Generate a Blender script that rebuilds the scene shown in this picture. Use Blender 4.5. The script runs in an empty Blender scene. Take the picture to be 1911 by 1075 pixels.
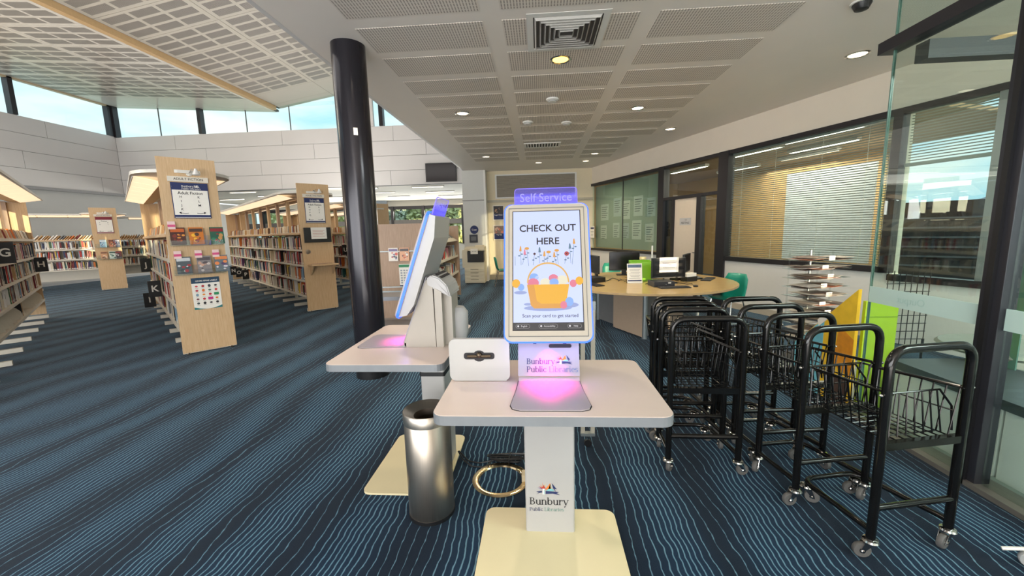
import bpy, bmesh, math, random
from mathutils import Vector, Matrix
random.seed(7)
PI = math.pi
scn = bpy.context.scene
COL = scn.collection

# ------------------------------------------------------------------ camera
f_px, IW, IH, EYE = 745.0, 1911.0, 1075.0, 1.55
def nv(*v): return Vector(v).normalized()
_p1 = Vector(((1005-955.5)/f_px, (430-537.5)/f_px, 1))
_p2 = Vector(((505-955.5)/f_px, (442.5-537.5)/f_px, 1))
cY = _p1.normalized(); cD = _p2.cross(_p1).normalized()
if cD.y < 0: cD = -cD
cX = cD.cross(cY)
if cX.x < 0: cX = -cX
RCAM = Matrix((cX, cY, -cD))            # rows: world axes in camera space (x right, y down, z forward)
right = Vector((RCAM[0][0], RCAM[1][0], RCAM[2][0]))
down = Vector((RCAM[0][1], RCAM[1][1], RCAM[2][1]))
fwd = Vector((RCAM[0][2], RCAM[1][2], RCAM[2][2]))
cam = bpy.data.objects.new('camera', bpy.data.cameras.new('camera'))
COL.objects.link(cam)
cam.matrix_world = Matrix((( right.x, -down.x, -fwd.x, 0), (right.y, -down.y, -fwd.y, 0), (right.z, -down.z, -fwd.z, EYE), (0, 0, 0, 1)))
cam.data.sensor_width = 36.0
cam.data.lens = 36.0*f_px/IW
cam.data.clip_start = 0.05; cam.data.clip_end = 500
scn.camera = cam
def project(p):
    d = Vector(p) - Vector((0, 0, EYE)); z = d.dot(fwd)
    if z < 0.1: return (-9999, -9999, z)
    return (955.5+f_px*d.dot(right)/z, 537.5+f_px*d.dot(down)/z, z)

# ------------------------------------------------------------------ view, sky, lights
scn.view_settings.view_transform = 'Standard'; scn.view_settings.look = 'None'
scn.view_settings.gamma = 1.0; scn.view_settings.use_curve_mapping = False
scn.view_settings.exposure = 0.2
def lin(c):
    c = c/255.0
    return c/12.92 if c <= 0.04045 else ((c+0.055)/1.055)**2.4
def rgb(r, g, b): return (lin(r), lin(g), lin(b), 1.0)
world = bpy.data.worlds.new('sky'); scn.world = world; world.use_nodes = True
wn, wl = world.node_tree.nodes, world.node_tree.links
wn.clear()
w_out = wn.new('ShaderNodeOutputWorld'); w_bg = wn.new('ShaderNodeBackground')
w_tc = wn.new('ShaderNodeTexCoord'); w_noise = wn.new('ShaderNodeTexNoise'); w_ramp = wn.new('ShaderNodeValToRGB')
w_map = wn.new('ShaderNodeMapping'); w_map.inputs['Scale'].default_value = (2.2, 2.2, 7.0)
w_noise.inputs['Scale'].default_value = 1.6; w_noise.inputs['Detail'].default_value = 6
w_ramp.color_ramp.elements[0].position = 0.36; w_ramp.color_ramp.elements[0].color = (0.47, 0.80, 1.0, 1)
w_ramp.color_ramp.elements[1].position = 0.60; w_ramp.color_ramp.elements[1].color = (0.95, 1.0, 1.0, 1)
wl.new(w_tc.outputs['Generated'], w_map.inputs['Vector']); wl.new(w_map.outputs['Vector'], w_noise.inputs['Vector'])
wl.new(w_noise.outputs['Fac'], w_ramp.inputs['Fac']); wl.new(w_ramp.outputs['Color'], w_bg.inputs['Color'])
w_bg.inputs['Strength'].default_value = 1.12
wl.new(w_bg.outputs['Background'], w_out.inputs['Surface'])
def light(name, kind, loc, energy, color=(1, 1, 1), size=1.0, size_y=None, rot=(0, 0, 0), **kw):
    d = bpy.data.lights.new(name, kind); d.energy = energy; d.color = color
    if kind == 'AREA':
        d.size = size
        if size_y: d.shape = 'RECTANGLE'; d.size_y = size_y
    for k, v in kw.items(): setattr(d, k, v)
    o = bpy.data.objects.new(name, d); COL.objects.link(o); o.location = loc; o.rotation_euler = rot
    return o
# low warm sun, entering through the high window band behind the camera
sun = light('sun', 'SUN', (0, -20, 8), 5.0, (1.0, 0.80, 0.52), angle=0.006)
sun.rotation_euler = Vector((-0.62, 0.78, -0.07)).to_track_quat('-Z', 'Y').to_euler()
# added daylight fill behind the photographer, inside the solid wall, aimed slightly up
light('front_fill', 'AREA', (-8.0, -5.8, 1.9), 1150, (0.97, 0.99, 1.0), 17, 3.4, (math.radians(97), 0, 0))
light('floor_fill', 'AREA', (0.2, -3.4, 0.03), 300, (1.0, 0.94, 0.86), 5.5, 3.0, (math.radians(180), 0, 0))  # added upward fill at floor level behind the photographer, lifting the soffit
# low sun bouncing off the roof outside the left clerestory
light('sunlit_roof_bounce', 'AREA', (-18.9, 7.0, 5.5), 1200, (1.0, 0.80, 0.56), 16, 1.6, (0, math.radians(-125), 0))
# added fill lights for hall and lobby; ceiling luminaires of far wing and office
light('hall_fill', 'AREA', (-8.0, 1.0, 6.2), 260, (1.0, 0.97, 0.93), 8, 7)
light('hall_fill', 'AREA', (-13.0, 6.0, 6.3), 160, (1.0, 0.97, 0.93), 6, 6)
light('soffit_spot_beam', 'SPOT', (-1.3, 3.2, 3.38), 90, (1.0, 0.86, 0.66), spot_size=2.5, spot_blend=0.9, shadow_soft_size=0.07)  # added spot out of view, no fixture, to brighten an end panel
light('far_daylight', 'AREA', (-9.0, 23.3, 1.9), 420, (1.0, 0.98, 0.92), 13, 2.0, (math.radians(-105), 0, 0))
light('far_lamp', 'AREA', (-9.0, 19.5, 3.42), 260, (1.0, 0.95, 0.85), 12, 4)
light('office_lamp', 'AREA', (5.6, 9.6, 2.95), 170, (1.0, 0.90, 0.72), 2.5, 4)
light('lobby_fill', 'AREA', (4.4, 0.5, 3.3), 190, (0.93, 1.0, 0.97), 2.0, 1.8)

# ------------------------------------------------------------------ materials
MATS = {}
def mat(name, c, rough=0.5, metal=0.0, emit=0.0, noise=0.05, nscale=18.0, stretch=(1, 1, 1), spec=0.5, alpha=1.0, bump=0.0, coat=0.0):
    if name in MATS: return MATS[name]
    m = bpy.data.materials.new(name); m.use_nodes = True
    nt = m.node_tree; b = nt.nodes['Principled BSDF']
    col = rgb(*c)
    b.inputs['Roughness'].default_value = rough; b.inputs['Metallic'].default_value = metal
    b.inputs['Specular IOR Level'].default_value = spec; b.inputs['Alpha'].default_value = alpha
    if coat: b.inputs['Coat Weight'].default_value = coat
    if noise > 0:
        tc = nt.nodes.new('ShaderNodeTexCoord'); mp = nt.nodes.new('ShaderNodeMapping'); mp.inputs['Scale'].default_value = stretch
        n = nt.nodes.new('ShaderNodeTexNoise'); n.inputs['Scale'].default_value = nscale; n.inputs['Detail'].default_value = 4
        mx = nt.nodes.new('ShaderNodeMix'); mx.data_type = 'RGBA'
        mx.inputs[6].default_value = tuple(v*(1-noise*2) for v in col[:3])+(1,)
        mx.inputs[7].default_value = tuple(min(1, v*(1+noise*2)) for v in col[:3])+(1,)
        nt.links.new(tc.outputs['Object'], mp.inputs['Vector']); nt.links.new(mp.outputs['Vector'], n.inputs['Vector'])
        nt.links.new(n.outputs['Fac'], mx.inputs[0]); nt.links.new(mx.outputs[2], b.inputs['Base Color'])
        if bump:
            bp = nt.nodes.new('ShaderNodeBump'); bp.inputs['Strength'].default_value = bump; bp.inputs['Distance'].default_value = 0.002
            nt.links.new(n.outputs['Fac'], bp.inputs['Height']); nt.links.new(bp.outputs['Normal'], b.inputs['Normal'])
    else:
        b.inputs['Base Color'].default_value = col
    if emit:
        if name.startswith(('screen_', 'led_')): b.inputs['Base Color'].default_value = (0.01, 0.01, 0.012, 1)
        b.inputs['Emission Color'].default_value = col; b.inputs['Emission Strength'].default_value = emit
    MATS[name] = m
    return m
def glassmat(name, tint=(0.93, 0.98, 0.96), gloss=1.0, rough=0.0):
    if name in MATS: return MATS[name]
    m = bpy.data.materials.new(name); m.use_nodes = True
    nt = m.node_tree; nt.nodes.clear()
    o = nt.nodes.new('ShaderNodeOutputMaterial'); t = nt.nodes.new('ShaderNodeBsdfTransparent'); g = nt.nodes.new('ShaderNodeBsdfGlossy')
    fr = nt.nodes.new('ShaderNodeFresnel'); ge = nt.nodes.new('ShaderNodeNewGeometry'); ior = nt.nodes.new('ShaderNodeMapRange')
    ior.inputs[3].default_value = 1.45; ior.inputs[4].default_value = 1/1.45         # thin sheet: same reflectance from both faces
    nt.links.new(ge.outputs['Backfacing'], ior.inputs[0]); nt.links.new(ior.outputs[0], fr.inputs['IOR'])
    mu = nt.nodes.new('ShaderNodeMath'); mu.operation = 'MULTIPLY'; mu.inputs[1].default_value = gloss; mu.use_clamp = True
    mx = nt.nodes.new('ShaderNodeMixShader')
    t.inputs['Color'].default_value = tint+(1,); g.inputs['Roughness'].default_value = rough
    nt.links.new(fr.outputs[0], mu.inputs[0]); nt.links.new(mu.outputs[0], mx.inputs[0]); nt.links.new(t.outputs[0], mx.inputs[1]); nt.links.new(g.outputs[0], mx.inputs[2]); nt.links.new(mx.outputs[0], o.inputs[0])
    MATS[name] = m
    return m
def stripes(name, c, dark, axis, period, duty, axis2=None, period2=1.0, duty2=0.8, rough=0.6):
    """painted sheet with rows of small slots (object coordinates)"""
    if name in MATS: return MATS[name]
    m = bpy.data.materials.new(name); m.use_nodes = True
    nt = m.node_tree; b = nt.nodes['Principled BSDF']; b.inputs['Roughness'].default_value = rough
    tc = nt.nodes.new('ShaderNodeTexCoord'); sp = nt.nodes.new('ShaderNodeSeparateXYZ'); nt.links.new(tc.outputs['Object'], sp.inputs[0])
    def band(ax, per, du):
        a = nt.nodes.new('ShaderNodeMath'); a.operation = 'DIVIDE'; a.inputs[1].default_value = per; nt.links.new(sp.outputs[ax], a.inputs[0])
        fr = nt.nodes.new('ShaderNodeMath'); fr.operation = 'FRACT'; nt.links.new(a.outputs[0], fr.inputs[0])
        l = nt.nodes.new('ShaderNodeMath'); l.operation = 'LESS_THAN'; l.inputs[1].default_value = du; nt.links.new(fr.outputs[0], l.inputs[0])
        return l.outputs[0]
    k = band(axis, period, duty)
    if axis2 is not None:
        mu = nt.nodes.new('ShaderNodeMath'); mu.operation = 'MULTIPLY'; nt.links.new(k, mu.inputs[0]); nt.links.new(band(axis2, period2, duty2), mu.inputs[1]); k = mu.outputs[0]
    mx = nt.nodes.new('ShaderNodeMix'); mx.data_type = 'RGBA'; mx.inputs[6].default_value = rgb(*c); mx.inputs[7].default_value = rgb(*dark)
    nt.links.new(k, mx.inputs[0]); nt.links.new(mx.outputs[2], b.inputs['Base Color'])
    MATS[name] = m
    return m
def woodmat(name, c, c2, axis='z', scale=6.0, rough=0.45):
    if name in MATS: return MATS[name]
    m = bpy.data.materials.new(name); m.use_nodes = True
    nt = m.node_tree; b = nt.nodes['Principled BSDF']; b.inputs['Roughness'].default_value = rough; b.inputs['Specular IOR Level'].default_value = 0.35
    tc = nt.nodes.new('ShaderNodeTexCoord'); mp = nt.nodes.new('ShaderNodeMapping')
    mp.inputs['Scale'].default_value = (12, 12, 0.8) if axis == 'z' else (0.8, 12, 12)
    n = nt.nodes.new('ShaderNodeTexNoise'); n.inputs['Scale'].default_value = scale; n.inputs['Detail'].default_value = 5; n.inputs['Roughness'].default_value = 0.65
    rp = nt.nodes.new('ShaderNodeValToRGB'); rp.color_ramp.elements[0].position = 0.3; rp.color_ramp.elements[1].position = 0.7
    rp.color_ramp.elements[0].color = rgb(*c2); rp.color_ramp.elements[1].color = rgb(*c)
    nt.links.new(tc.outputs['Object'], mp.inputs['Vector']); nt.links.new(mp.outputs['Vector'], n.inputs['Vector']); nt.links.new(n.outputs['Fac'], rp.inputs['Fac']); nt.links.new(rp.outputs['Color'], b.inputs['Base Color'])
    MATS[name] = m
    return m
def carpetmat():
    m = bpy.data.materials.new('wavy_striped_carpet'); m.use_nodes = True
    nt = m.node_tree; N = nt.nodes; L = nt.links; b = N['Principled BSDF']; b.inputs['Roughness'].default_value = 0.95; b.inputs['Specular IOR Level'].default_value = 0.15; b.inputs['Sheen Weight'].default_value = 0.14; b.inputs['Sheen Roughness'].default_value = 0.45; b.inputs['Sheen Tint'].default_value = (0.7, 0.85, 1, 1)
    tc = N.new('ShaderNodeTexCoord'); sp = N.new('ShaderNodeSeparateXYZ'); L.new(tc.outputs['Object'], sp.inputs[0])
    def M(op, a, bb=None, clamp=False):
        n = N.new('ShaderNodeMath'); n.operation = op; n.use_clamp = clamp
        for i, v in enumerate((a, bb)):
            if v is None: continue
            if isinstance(v, (int, float)): n.inputs[i].default_value = v
            else: L.new(v, n.inputs[i])
        return n.outputs[0]
    def noise(sx, sy, sc, det=2):
        mp = N.new('ShaderNodeMapping'); mp.inputs['Scale'].default_value = (sx, sy, 1); n = N.new('ShaderNodeTexNoise'); n.inputs['Scale'].default_value = sc; n.inputs['Detail'].default_value = det
        L.new(tc.outputs['Object'], mp.inputs['Vector']); L.new(mp.outputs['Vector'], n.inputs['Vector']); return n.outputs['Fac']
    x = sp.outputs['X']
    wob = M('MULTIPLY', M('SUBTRACT', noise(0.8, 1.4, 1.3), 0.5), 0.11)
    wob2 = M('MULTIPLY', M('SUBTRACT', noise(5, 11, 1.0, 2), 0.5), 0.024)
    s = M('ADD', M('ADD', x, wob), wob2)
    ph = M('ADD', M('MULTIPLY', s, 2*PI/0.52), M('MULTIPLY', noise(1.0, 0.45, 1.0), 9.0))
    t = M('ADD', s, M('MULTIPLY', M('SINE', ph), 0.036))
    fr = M('FRACT', M('DIVIDE', t, 0.040))
    tri = M('ABSOLUTE', M('SUBTRACT', fr, 0.5))
    dens = M('MULTIPLY', M('ADD', M('COSINE', ph), 1.0), 0.5)         # 1 where the lines bunch up
    width = M('ADD', M('MULTIPLY', dens, 0.10), 0.045)
    width = M('ADD', width, M('MULTIPLY', M('SUBTRACT', noise(9, 16, 2.0, 2), 0.5), 0.10))
    k = M('DIVIDE', M('SUBTRACT', width, tri), 0.05, True)
    k = M('ADD', k, 0.0, True)
    fuzz = noise(1, 1, 340, 2)
    k = M('MULTIPLY', k, M('ADD', M('MULTIPLY', fuzz, 0.7), 0.5), True)
    big = noise(0.5, 0.25, 0.8, 2)
    base = N.new('ShaderNodeMix'); base.data_type = 'RGBA'; base.inputs[6].default_value = rgb(14, 26, 42); base.inputs[7].default_value = rgb(17, 42, 66); L.new(dens, base.inputs[0])
    lc = N.new('ShaderNodeMix'); lc.data_type = 'RGBA'; lc.inputs[6].default_value = rgb(116, 146, 160); lc.inputs[7].default_value = rgb(92, 140, 166); L.new(big, lc.inputs[0])
    sp2 = N.new('ShaderNodeMix'); sp2.data_type = 'RGBA'; sp2.blend_type = 'MULTIPLY'; sp2.inputs[0].default_value = 0.6; L.new(base.outputs[2], sp2.inputs[6])
    fz = N.new('ShaderNodeValToRGB'); fz.color_ramp.elements[0].position = 0.3; fz.color_ramp.elements[1].position = 0.75; fz.color_ramp.elements[0].color = (0.4, 0.4, 0.4, 1); fz.color_ramp.elements[1].color = (1.6, 1.6, 1.6, 1)
    L.new(fuzz, fz.inputs['Fac']); L.new(fz.outputs['Color'], sp2.inputs[7])
    mx = N.new('ShaderNodeMix'); mx.data_type = 'RGBA'; L.new(k, mx.inputs[0]); L.new(sp2.outputs[2], mx.inputs[6]); L.new(lc.outputs[2], mx.inputs[7])
    L.new(mx.outputs[2], b.inputs['Base Color'])
    bp = N.new('ShaderNodeBump'); bp.inputs['Strength'].default_value = 0.5; bp.inputs['Distance'].default_value = 0.004; L.new(fuzz, bp.inputs['Height']); L.new(bp.outputs['Normal'], b.inputs['Normal'])
    return m
WHITE = mat('white_paint', (224, 222, 218), 0.55, noise=0.02, nscale=3)
CLAD = mat('white_cladding', (212, 209, 208), 0.42, noise=0.02, nscale=1.2)
GREYWALL = mat('pale_grey_paint', (190, 190, 188), 0.6, noise=0.02, nscale=3)
JOINT = mat('joint_grey', (95, 95, 95), 0.7)  # mid grey for joints, backings, grooves and fine print
CEILW = mat('ceiling_paint', (232, 224, 216), 0.6, noise=0.015, nscale=2)
HALLCEIL = mat('hall_ceiling_satin', (216, 212, 206), 0.22, noise=0.015, nscale=2, spec=0.6)
HALLCEIL2 = mat('hall_ceiling_matt', (190, 184, 174), 0.5, noise=0.015, nscale=2)
PERF = stripes('perforated_board', (222, 213, 204), (160, 151, 143), 0, 0.026, 0.42, 1, 0.05, 0.85)
PERFH = stripes('perforated_hall_board', (168, 162, 155), (92, 88, 85), 0, 0.03, 0.5, rough=0.35)
DARK = mat('charcoal_frame', (46, 44, 48), 0.35, 0.2, noise=0.03)
COLUMN = mat('gloss_charcoal_column', (40, 38, 44), 0.16, 0.35, noise=0.02, nscale=4)
BLACK = mat('black_plastic', (22, 22, 24), 0.4, noise=0.04)
TUBE = mat('gloss_black_tube', (14, 13, 12), 0.13, 0.0, noise=0.02, spec=0.45)
STEEL = mat('brushed_steel', (196, 184, 170), 0.33, 1.0, noise=0.06, nscale=8, stretch=(40, 40, 0.5))
CHROME = mat('chrome', (210, 208, 204), 0.12, 1.0, noise=0.0)
ALU = mat('satin_aluminium', (150, 158, 160), 0.4, 0.7, noise=0.03)
KWHITE = mat('kiosk_white', (176, 174, 172), 0.32, noise=0.01, nscale=6)
KGREY = mat('kiosk_warm_white', (168, 161, 151), 0.4, noise=0.015, nscale=6)
KTABLE = mat('kiosk_laminate', (212, 194, 183), 0.28, noise=0.015, nscale=9)
KBASE = mat('kiosk_base_plate', (226, 212, 172), 0.4, noise=0.02, nscale=5)
CREAM = mat('cream_shelf_steel', (222, 214, 198), 0.42, noise=0.02)
WOOD = woodmat('beech_veneer', (214, 184, 146), (196, 162, 122))
WOODX = woodmat('beech_desk_top', (200, 172, 118), (180, 150, 100), 'x', 5, 0.22)
WOODD = woodmat('brown_veneer', (182, 154, 132), (160, 132, 110))
PAPER = mat('paper_white', (236, 232, 224), 0.7, noise=0.02)
BPAPER = mat('book_pages', (226, 212, 186), 0.8, noise=0.06, nscale=60)
INK = mat('print_black', (34, 32, 36), 0.7, noise=0)
NAVY = mat('print_navy', (30, 44, 92), 0.6, noise=0)
GLASS = glassmat('clear_glass')
LGLASS = glassmat('lobby_green_glass', (0.88, 0.95, 0.92), 1.6)
SIGNG = glassmat('acrylic_clear', (0.96, 0.98, 0.98), 1.0)
WHITE_L = mat('linear_light_diffuser', (255, 246, 224), 0.5, emit=4.0, noise=0)
DIFF = mat('canopy_diffuser', (255, 226, 188), 0.5, emit=0.85, noise=0)
TEAL = mat('teal_plastic', (22, 140, 118), 0.35, noise=0.02)

# ------------------------------------------------------------------ mesh builder
class MB:
    def __init__(s): s.bm = bmesh.new(); s.mi = 0; s.xf = Matrix.Identity(4)
    def v(s, p): return s.bm.verts.new(s.xf @ Vector(p))
    def face(s, vs):
        try:
            fc = s.bm.faces.new(vs); fc.material_index = s.mi; return fc
        except ValueError: return None
    def poly(s, pts): return s.face([s.v(p) for p in pts])
    def box(s, x0, x1, y0, y1, z0, z1, bev=0.0):
        a = [s.v(p) for p in ((x0, y0, z0), (x1, y0, z0), (x1, y1, z0), (x0, y1, z0), (x0, y0, z1), (x1, y0, z1), (x1, y1, z1), (x0, y1, z1))]
        fs = [s.face([a[i] for i in q]) for q in ((3, 2, 1, 0), (4, 5, 6, 7), (0, 1, 5, 4), (1, 2, 6, 5), (2, 3, 7, 6), (3, 0, 4, 7))]
        if bev:
            es = set(e for fc in fs for e in fc.edges)
            r = bmesh.ops.bevel(s.bm, geom=list(es), offset=bev, segments=2, affect='EDGES', profile=0.7)
            for fc in r['faces']: fc.material_index = s.mi
        return s
    def extrude(s, pts, off):
        """closed prism: polygon pts (3d) moved by off"""
        off = Vector(off); n = len(pts)
        a = [s.v(p) for p in pts]; b = [s.v(Vector(p)+off) for p in pts]
        s.face(a[::-1]); s.face(b)
        for i in range(n): s.face([a[i], a[(i+1) % n], b[(i+1) % n], b[i]])
        return s
    def slab(s, pts2, z0, z1): return s.extrude([(p[0], p[1], z0) for p in pts2], (0, 0, z1-z0))
    def upright(s, pts2, y0, y1): return s.extrude([(p[0], y0, p[1]) for p in pts2], (0, y1-y0, 0))
    def tube(s, pts, r, n=8, closed=False, cap=True):
        pts = [Vector(p) for p in pts]; k = len(pts); rings = []
        ref = None
        for i, p in enumerate(pts):
            if closed: d = (pts[(i+1) % k]-pts[i-1])
            elif i == 0: d = pts[1]-p
            elif i == k-1: d = p-pts[i-1]
            else: d = (pts[i+1]-p).normalized()+(p-pts[i-1]).normalized()
            d = d.normalized() if d.length > 1e-9 else Vector((0, 0, 1))
            if ref is None: ref = Vector((0, 0, 1)) if abs(d.z) < 0.9 else Vector((1, 0, 0))
            a = d.cross(ref)
            if a.length < 1e-4: a = d.orthogonal()
            a.normalize(); b = d.cross(a).normalized(); ref = a.cross(d).normalized()
            rr = r[i] if isinstance(r, (list, tuple)) else r
            rings.append([s.v(p+(a*math.cos(2*PI*j/n)+b*math.sin(2*PI*j/n))*rr) for j in range(n)])
        m = k if closed else k-1
        for i in range(m):
            A, B = rings[i], rings[(i+1) % k]
            for j in range(n): s.face([A[j], A[(j+1) % n], B[(j+1) % n], B[j]])
        if cap and not closed: s.face(rings[0][::-1]); s.face(rings[-1])
        return s
    def lathe(s, prof, n=24, c=(0, 0, 0)):
        rings = []
        for r, z in prof:
            rings.append([s.v((c[0]+r*math.cos(2*PI*j/n), c[1]+r*math.sin(2*PI*j/n), c[2]+z)) for j in range(n)] if r > 1e-6 else [s.v((c[0], c[1], c[2]+z))])
        for A, B in zip(rings, rings[1:]):
            for j in range(n):
                if len(A) == 1 and len(B) == 1: continue
                if len(A) == 1: s.face([A[0], B[(j+1) % n], B[j]])
                elif len(B) == 1: s.face([A[j], A[(j+1) % n], B[0]])
                else: s.face([A[j], A[(j+1) % n], B[(j+1) % n], B[j]])
        return s
    def ball(s, c, r, n=10, m=6, sz=1.0):
        return s.lathe([(r*math.sin(PI*i/m), -r*sz*math.cos(PI*i/m)) for i in range(m+1)], n, c)
    def obj(s, name, mats, parent=None, smooth=False, loc=None, rot=None):
        bmesh.ops.recalc_face_normals(s.bm, faces=s.bm.faces[:])
        me = bpy.data.meshes.new(name); s.bm.to_mesh(me); s.bm.free()
        for m in (mats if isinstance(mats, (list, tuple)) else [mats]): me.materials.append(m)
        if smooth:
            me.polygons.foreach_set('use_smooth', [True]*len(me.polygons))
            try: me.set_sharp_from_angle(angle=math.radians(40))
            except Exception: pass
        o = bpy.data.objects.new(name, me); COL.objects.link(o)
        if parent: o.parent = parent
        if loc: o.location = loc
        if rot: o.rotation_euler = rot
        return o
def bx(*a, **k): return MB().box(*a, **k)
def rrect(x0, x1, y0, y1, r, n=5):
    out = []
    for cx, cy, a0 in ((x1-r, y1-r, 0), (x0+r, y1-r, 90), (x0+r, y0+r, 180), (x1-r, y0+r, 270)):
        for i in range(n+1):
            a = math.radians(a0+90*i/n); out.append((cx+r*math.cos(a), cy+r*math.sin(a)))
    return out
def circ(cx, cy, r, n=20, ry=None, a0=0, a1=360):
    full = abs(a1-a0) >= 360
    return [(cx+r*math.cos(math.radians(a0+(a1-a0)*i/(n if full else n-1))), cy+(ry or r)*math.sin(math.radians(a0+(a1-a0)*i/(n if full else n-1)))) for i in range(n)]
def fillet(pts, r, n=5):
    pts = [Vector(p) for p in pts]; out = [pts[0]]
    for i in range(1, len(pts)-1):
        p = pts[i]; a = (pts[i-1]-p); b = (pts[i+1]-p); la, lb = a.length, b.length; a.normalize(); b.normalize()
        ang = a.angle(b); d = min(r/math.tan(ang/2), la*0.49, lb*0.49)
        p0, p1 = p+a*d, p+b*d
        for k in range(n+1):
            t = k/n; out.append(p0*(1-t)**2+p*2*t*(1-t)+p1*t*t)
    out.append(pts[-1]); return out
def thing(name, label, cat, loc=(0, 0, 0), rz=0.0, group=None):
    o = bpy.data.objects.new(name, None); COL.objects.link(o); o.empty_display_size = 0.1
    o.location = loc; o.rotation_euler = (0, 0, rz); o['label'] = label; o['category'] = cat
    if group: o['group'] = group
    return o
def tag(o, label, cat, group=None):
    o['label'] = label; o['category'] = cat
    if group: o['group'] = group
    return o
def struct(o): o['kind'] = 'structure'; return o
def stuff(o): o['kind'] = 'stuff'; return o
def dup(o, parent=None):
    c = o.copy(); COL.objects.link(c); c.parent = parent
    for ch in [q for q in bpy.data.objects if q.parent == o]: dup(ch, c)
    return c
_dg = None
def text(s, size, m, parent, loc, rot=(PI/2, 0, 0), align='CENTER', bold=0.0, name='lettering', ext=0.0004, squash=1.0):
    cu = bpy.data.curves.new(name, 'FONT'); cu.body = s; cu.size = size; cu.align_x = align; cu.align_y = 'CENTER'; cu.extrude = ext; cu.offset = bold*size; cu.resolution_u = 3
    o = bpy.data.objects.new(name, cu); COL.objects.link(o)
    me = bpy.data.meshes.new_from_object(o.evaluated_get(bpy.context.evaluated_depsgraph_get()))
    bpy.data.objects.remove(o); bpy.data.curves.remove(cu)
    me.materials.clear(); me.materials.append(m)
    t = bpy.data.objects.new(name, me); COL.objects.link(t); t.parent = parent; t.location = loc; t.rotation_euler = rot; t.scale = (squash, 1, 1)
    return t

# ---- serif lettering built from strokes
SW, SN = 0.105, 0.045
def serif_letter(mb, ch, x):
    def rect(x0, y0, x1, y1): mb.poly([(x+x0, 0, y0), (x+x1, 0, y0), (x+x1, 0, y1), (x+x0, 0, y1)])
    def stem(cx, y0, y1, sb=True, st=True, full=False):
        rect(cx-SW/2, y0, cx+SW/2, y1)
        if sb: rect(cx-SW*0.95, y0, cx+SW*0.95, y0+SN)
        if st: rect(cx-SW*0.95, y1-SN, cx+(SW*0.95 if full else SW/2), y1)
    def arc(cx, cy, rx, ry, a0, a1, n=14):
        pr = None
        for i in range(n+1):
            a = math.radians(a0+(a1-a0)*i/n); w = SN+(SW-SN)*abs(math.cos(a))**1.5
            o_ = (x+cx+rx*math.cos(a), 0, cy+ry*math.sin(a)); q = (x+cx+(rx-w)*math.cos(a), 0, cy+(ry-min(w, ry*0.6))*math.sin(a))
            if pr: mb.poly([pr[0], o_, q, pr[1]])
            pr = (o_, q)
    def diag(x0, y0, x1, y1, w): mb.poly([(x+x0-w/2, 0, y0), (x+x0+w/2, 0, y0), (x+x1+w/2, 0, y1), (x+x1-w/2, 0, y1)])
    if ch == 'B': stem(.13, 0, .72); rect(.13, .345, .3, .39); rect(.13, 0, .3, SN); rect(.13, .72-SN, .28, .72); arc(.27, .54, .2, .18, -90, 90); arc(.29, .195, .24, .195, -90, 90); return .58
    if ch == 'P': stem(.13, 0, .72, True, True, True); rect(.13, .32, .3, .365); rect(.13, .72-SN, .3, .72); arc(.29, .52, .23, .2, -90, 90); return .56
    if ch == 'L': stem(.13, 0, .72, True, True, True); rect(.13, 0, .48, SN); rect(.45, 0, .49, .16); return .53
    if ch == 'u': stem(.11, .14, .5, False); stem(.42, 0, .5, False); arc(.265, .17, .205, .18, 180, 350); rect(.42, 0, .52, SN); return .54
    if ch == 'n': stem(.1, 0, .5); stem(.42, 0, .34, True, False); arc(.27, .33, .2, .18, 0, 150); return .54
    if ch == 'b': stem(.1, .02, .75, False); arc(.28, .25, .23, .26, -180, 180, 24); return .55
    if ch == 'r': stem(.1, 0, .5); arc(.27, .34, .16, .16, 60, 160); mb.poly([(x+c[0], 0, c[1]) for c in circ(.34, .43, .055, 8)]); return .41
    if ch == 'y': diag(.08, .5, .27, .0, .1); diag(.46, .5, .2, -.2, .045); rect(.0, .5-SN, .19, .5); rect(.36, .5-SN, .54, .5); mb.poly([(x+c[0], 0, c[1]) for c in circ(.15, -.19, .06, 8)]); return .53
    if ch == 'l': stem(.1, 0, .75); return .23
    if ch == 'i': stem(.1, 0, .5); mb.poly([(x+c[0], 0, c[1]) for c in circ(.1, .65, .065, 10)]); return .23
    if ch == 'c': arc(.27, .25, .24, .26, 40, 320, 20); return .49
    if ch == 'a': stem(.37, .03, .36, False, False); arc(.24, .34, .18, .17, 0, 150); arc(.22, .15, .19, .16, -180, 180, 18); rect(.37, 0, .47, SN); return .49
    if ch == 'e': arc(.26, .25, .23, .26, 0, 310, 22); rect(.08, .25, .47, .29); return .49
    if ch == 's': arc(.21, .37, .17, .14, 30, 270); arc(.21, .135, .18, .145, -150, 90); return .42
    return .26
def serif(s, size, m, parent, loc, name='lettering', rot=(0, 0, 0), split=None, m2=None):
    """upright text in the local xz plane, facing -y"""
    mb = MB(); x = 0
    for i, ch in enumerate(s):
        if split is not None and i == split: mb.mi = 1
        mb.xf = Matrix.Scale(size, 4); x += serif_letter(mb, ch, x)
    o = mb.obj(name, [m, m2 or m], parent, loc=loc, rot=rot)
    return o
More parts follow.
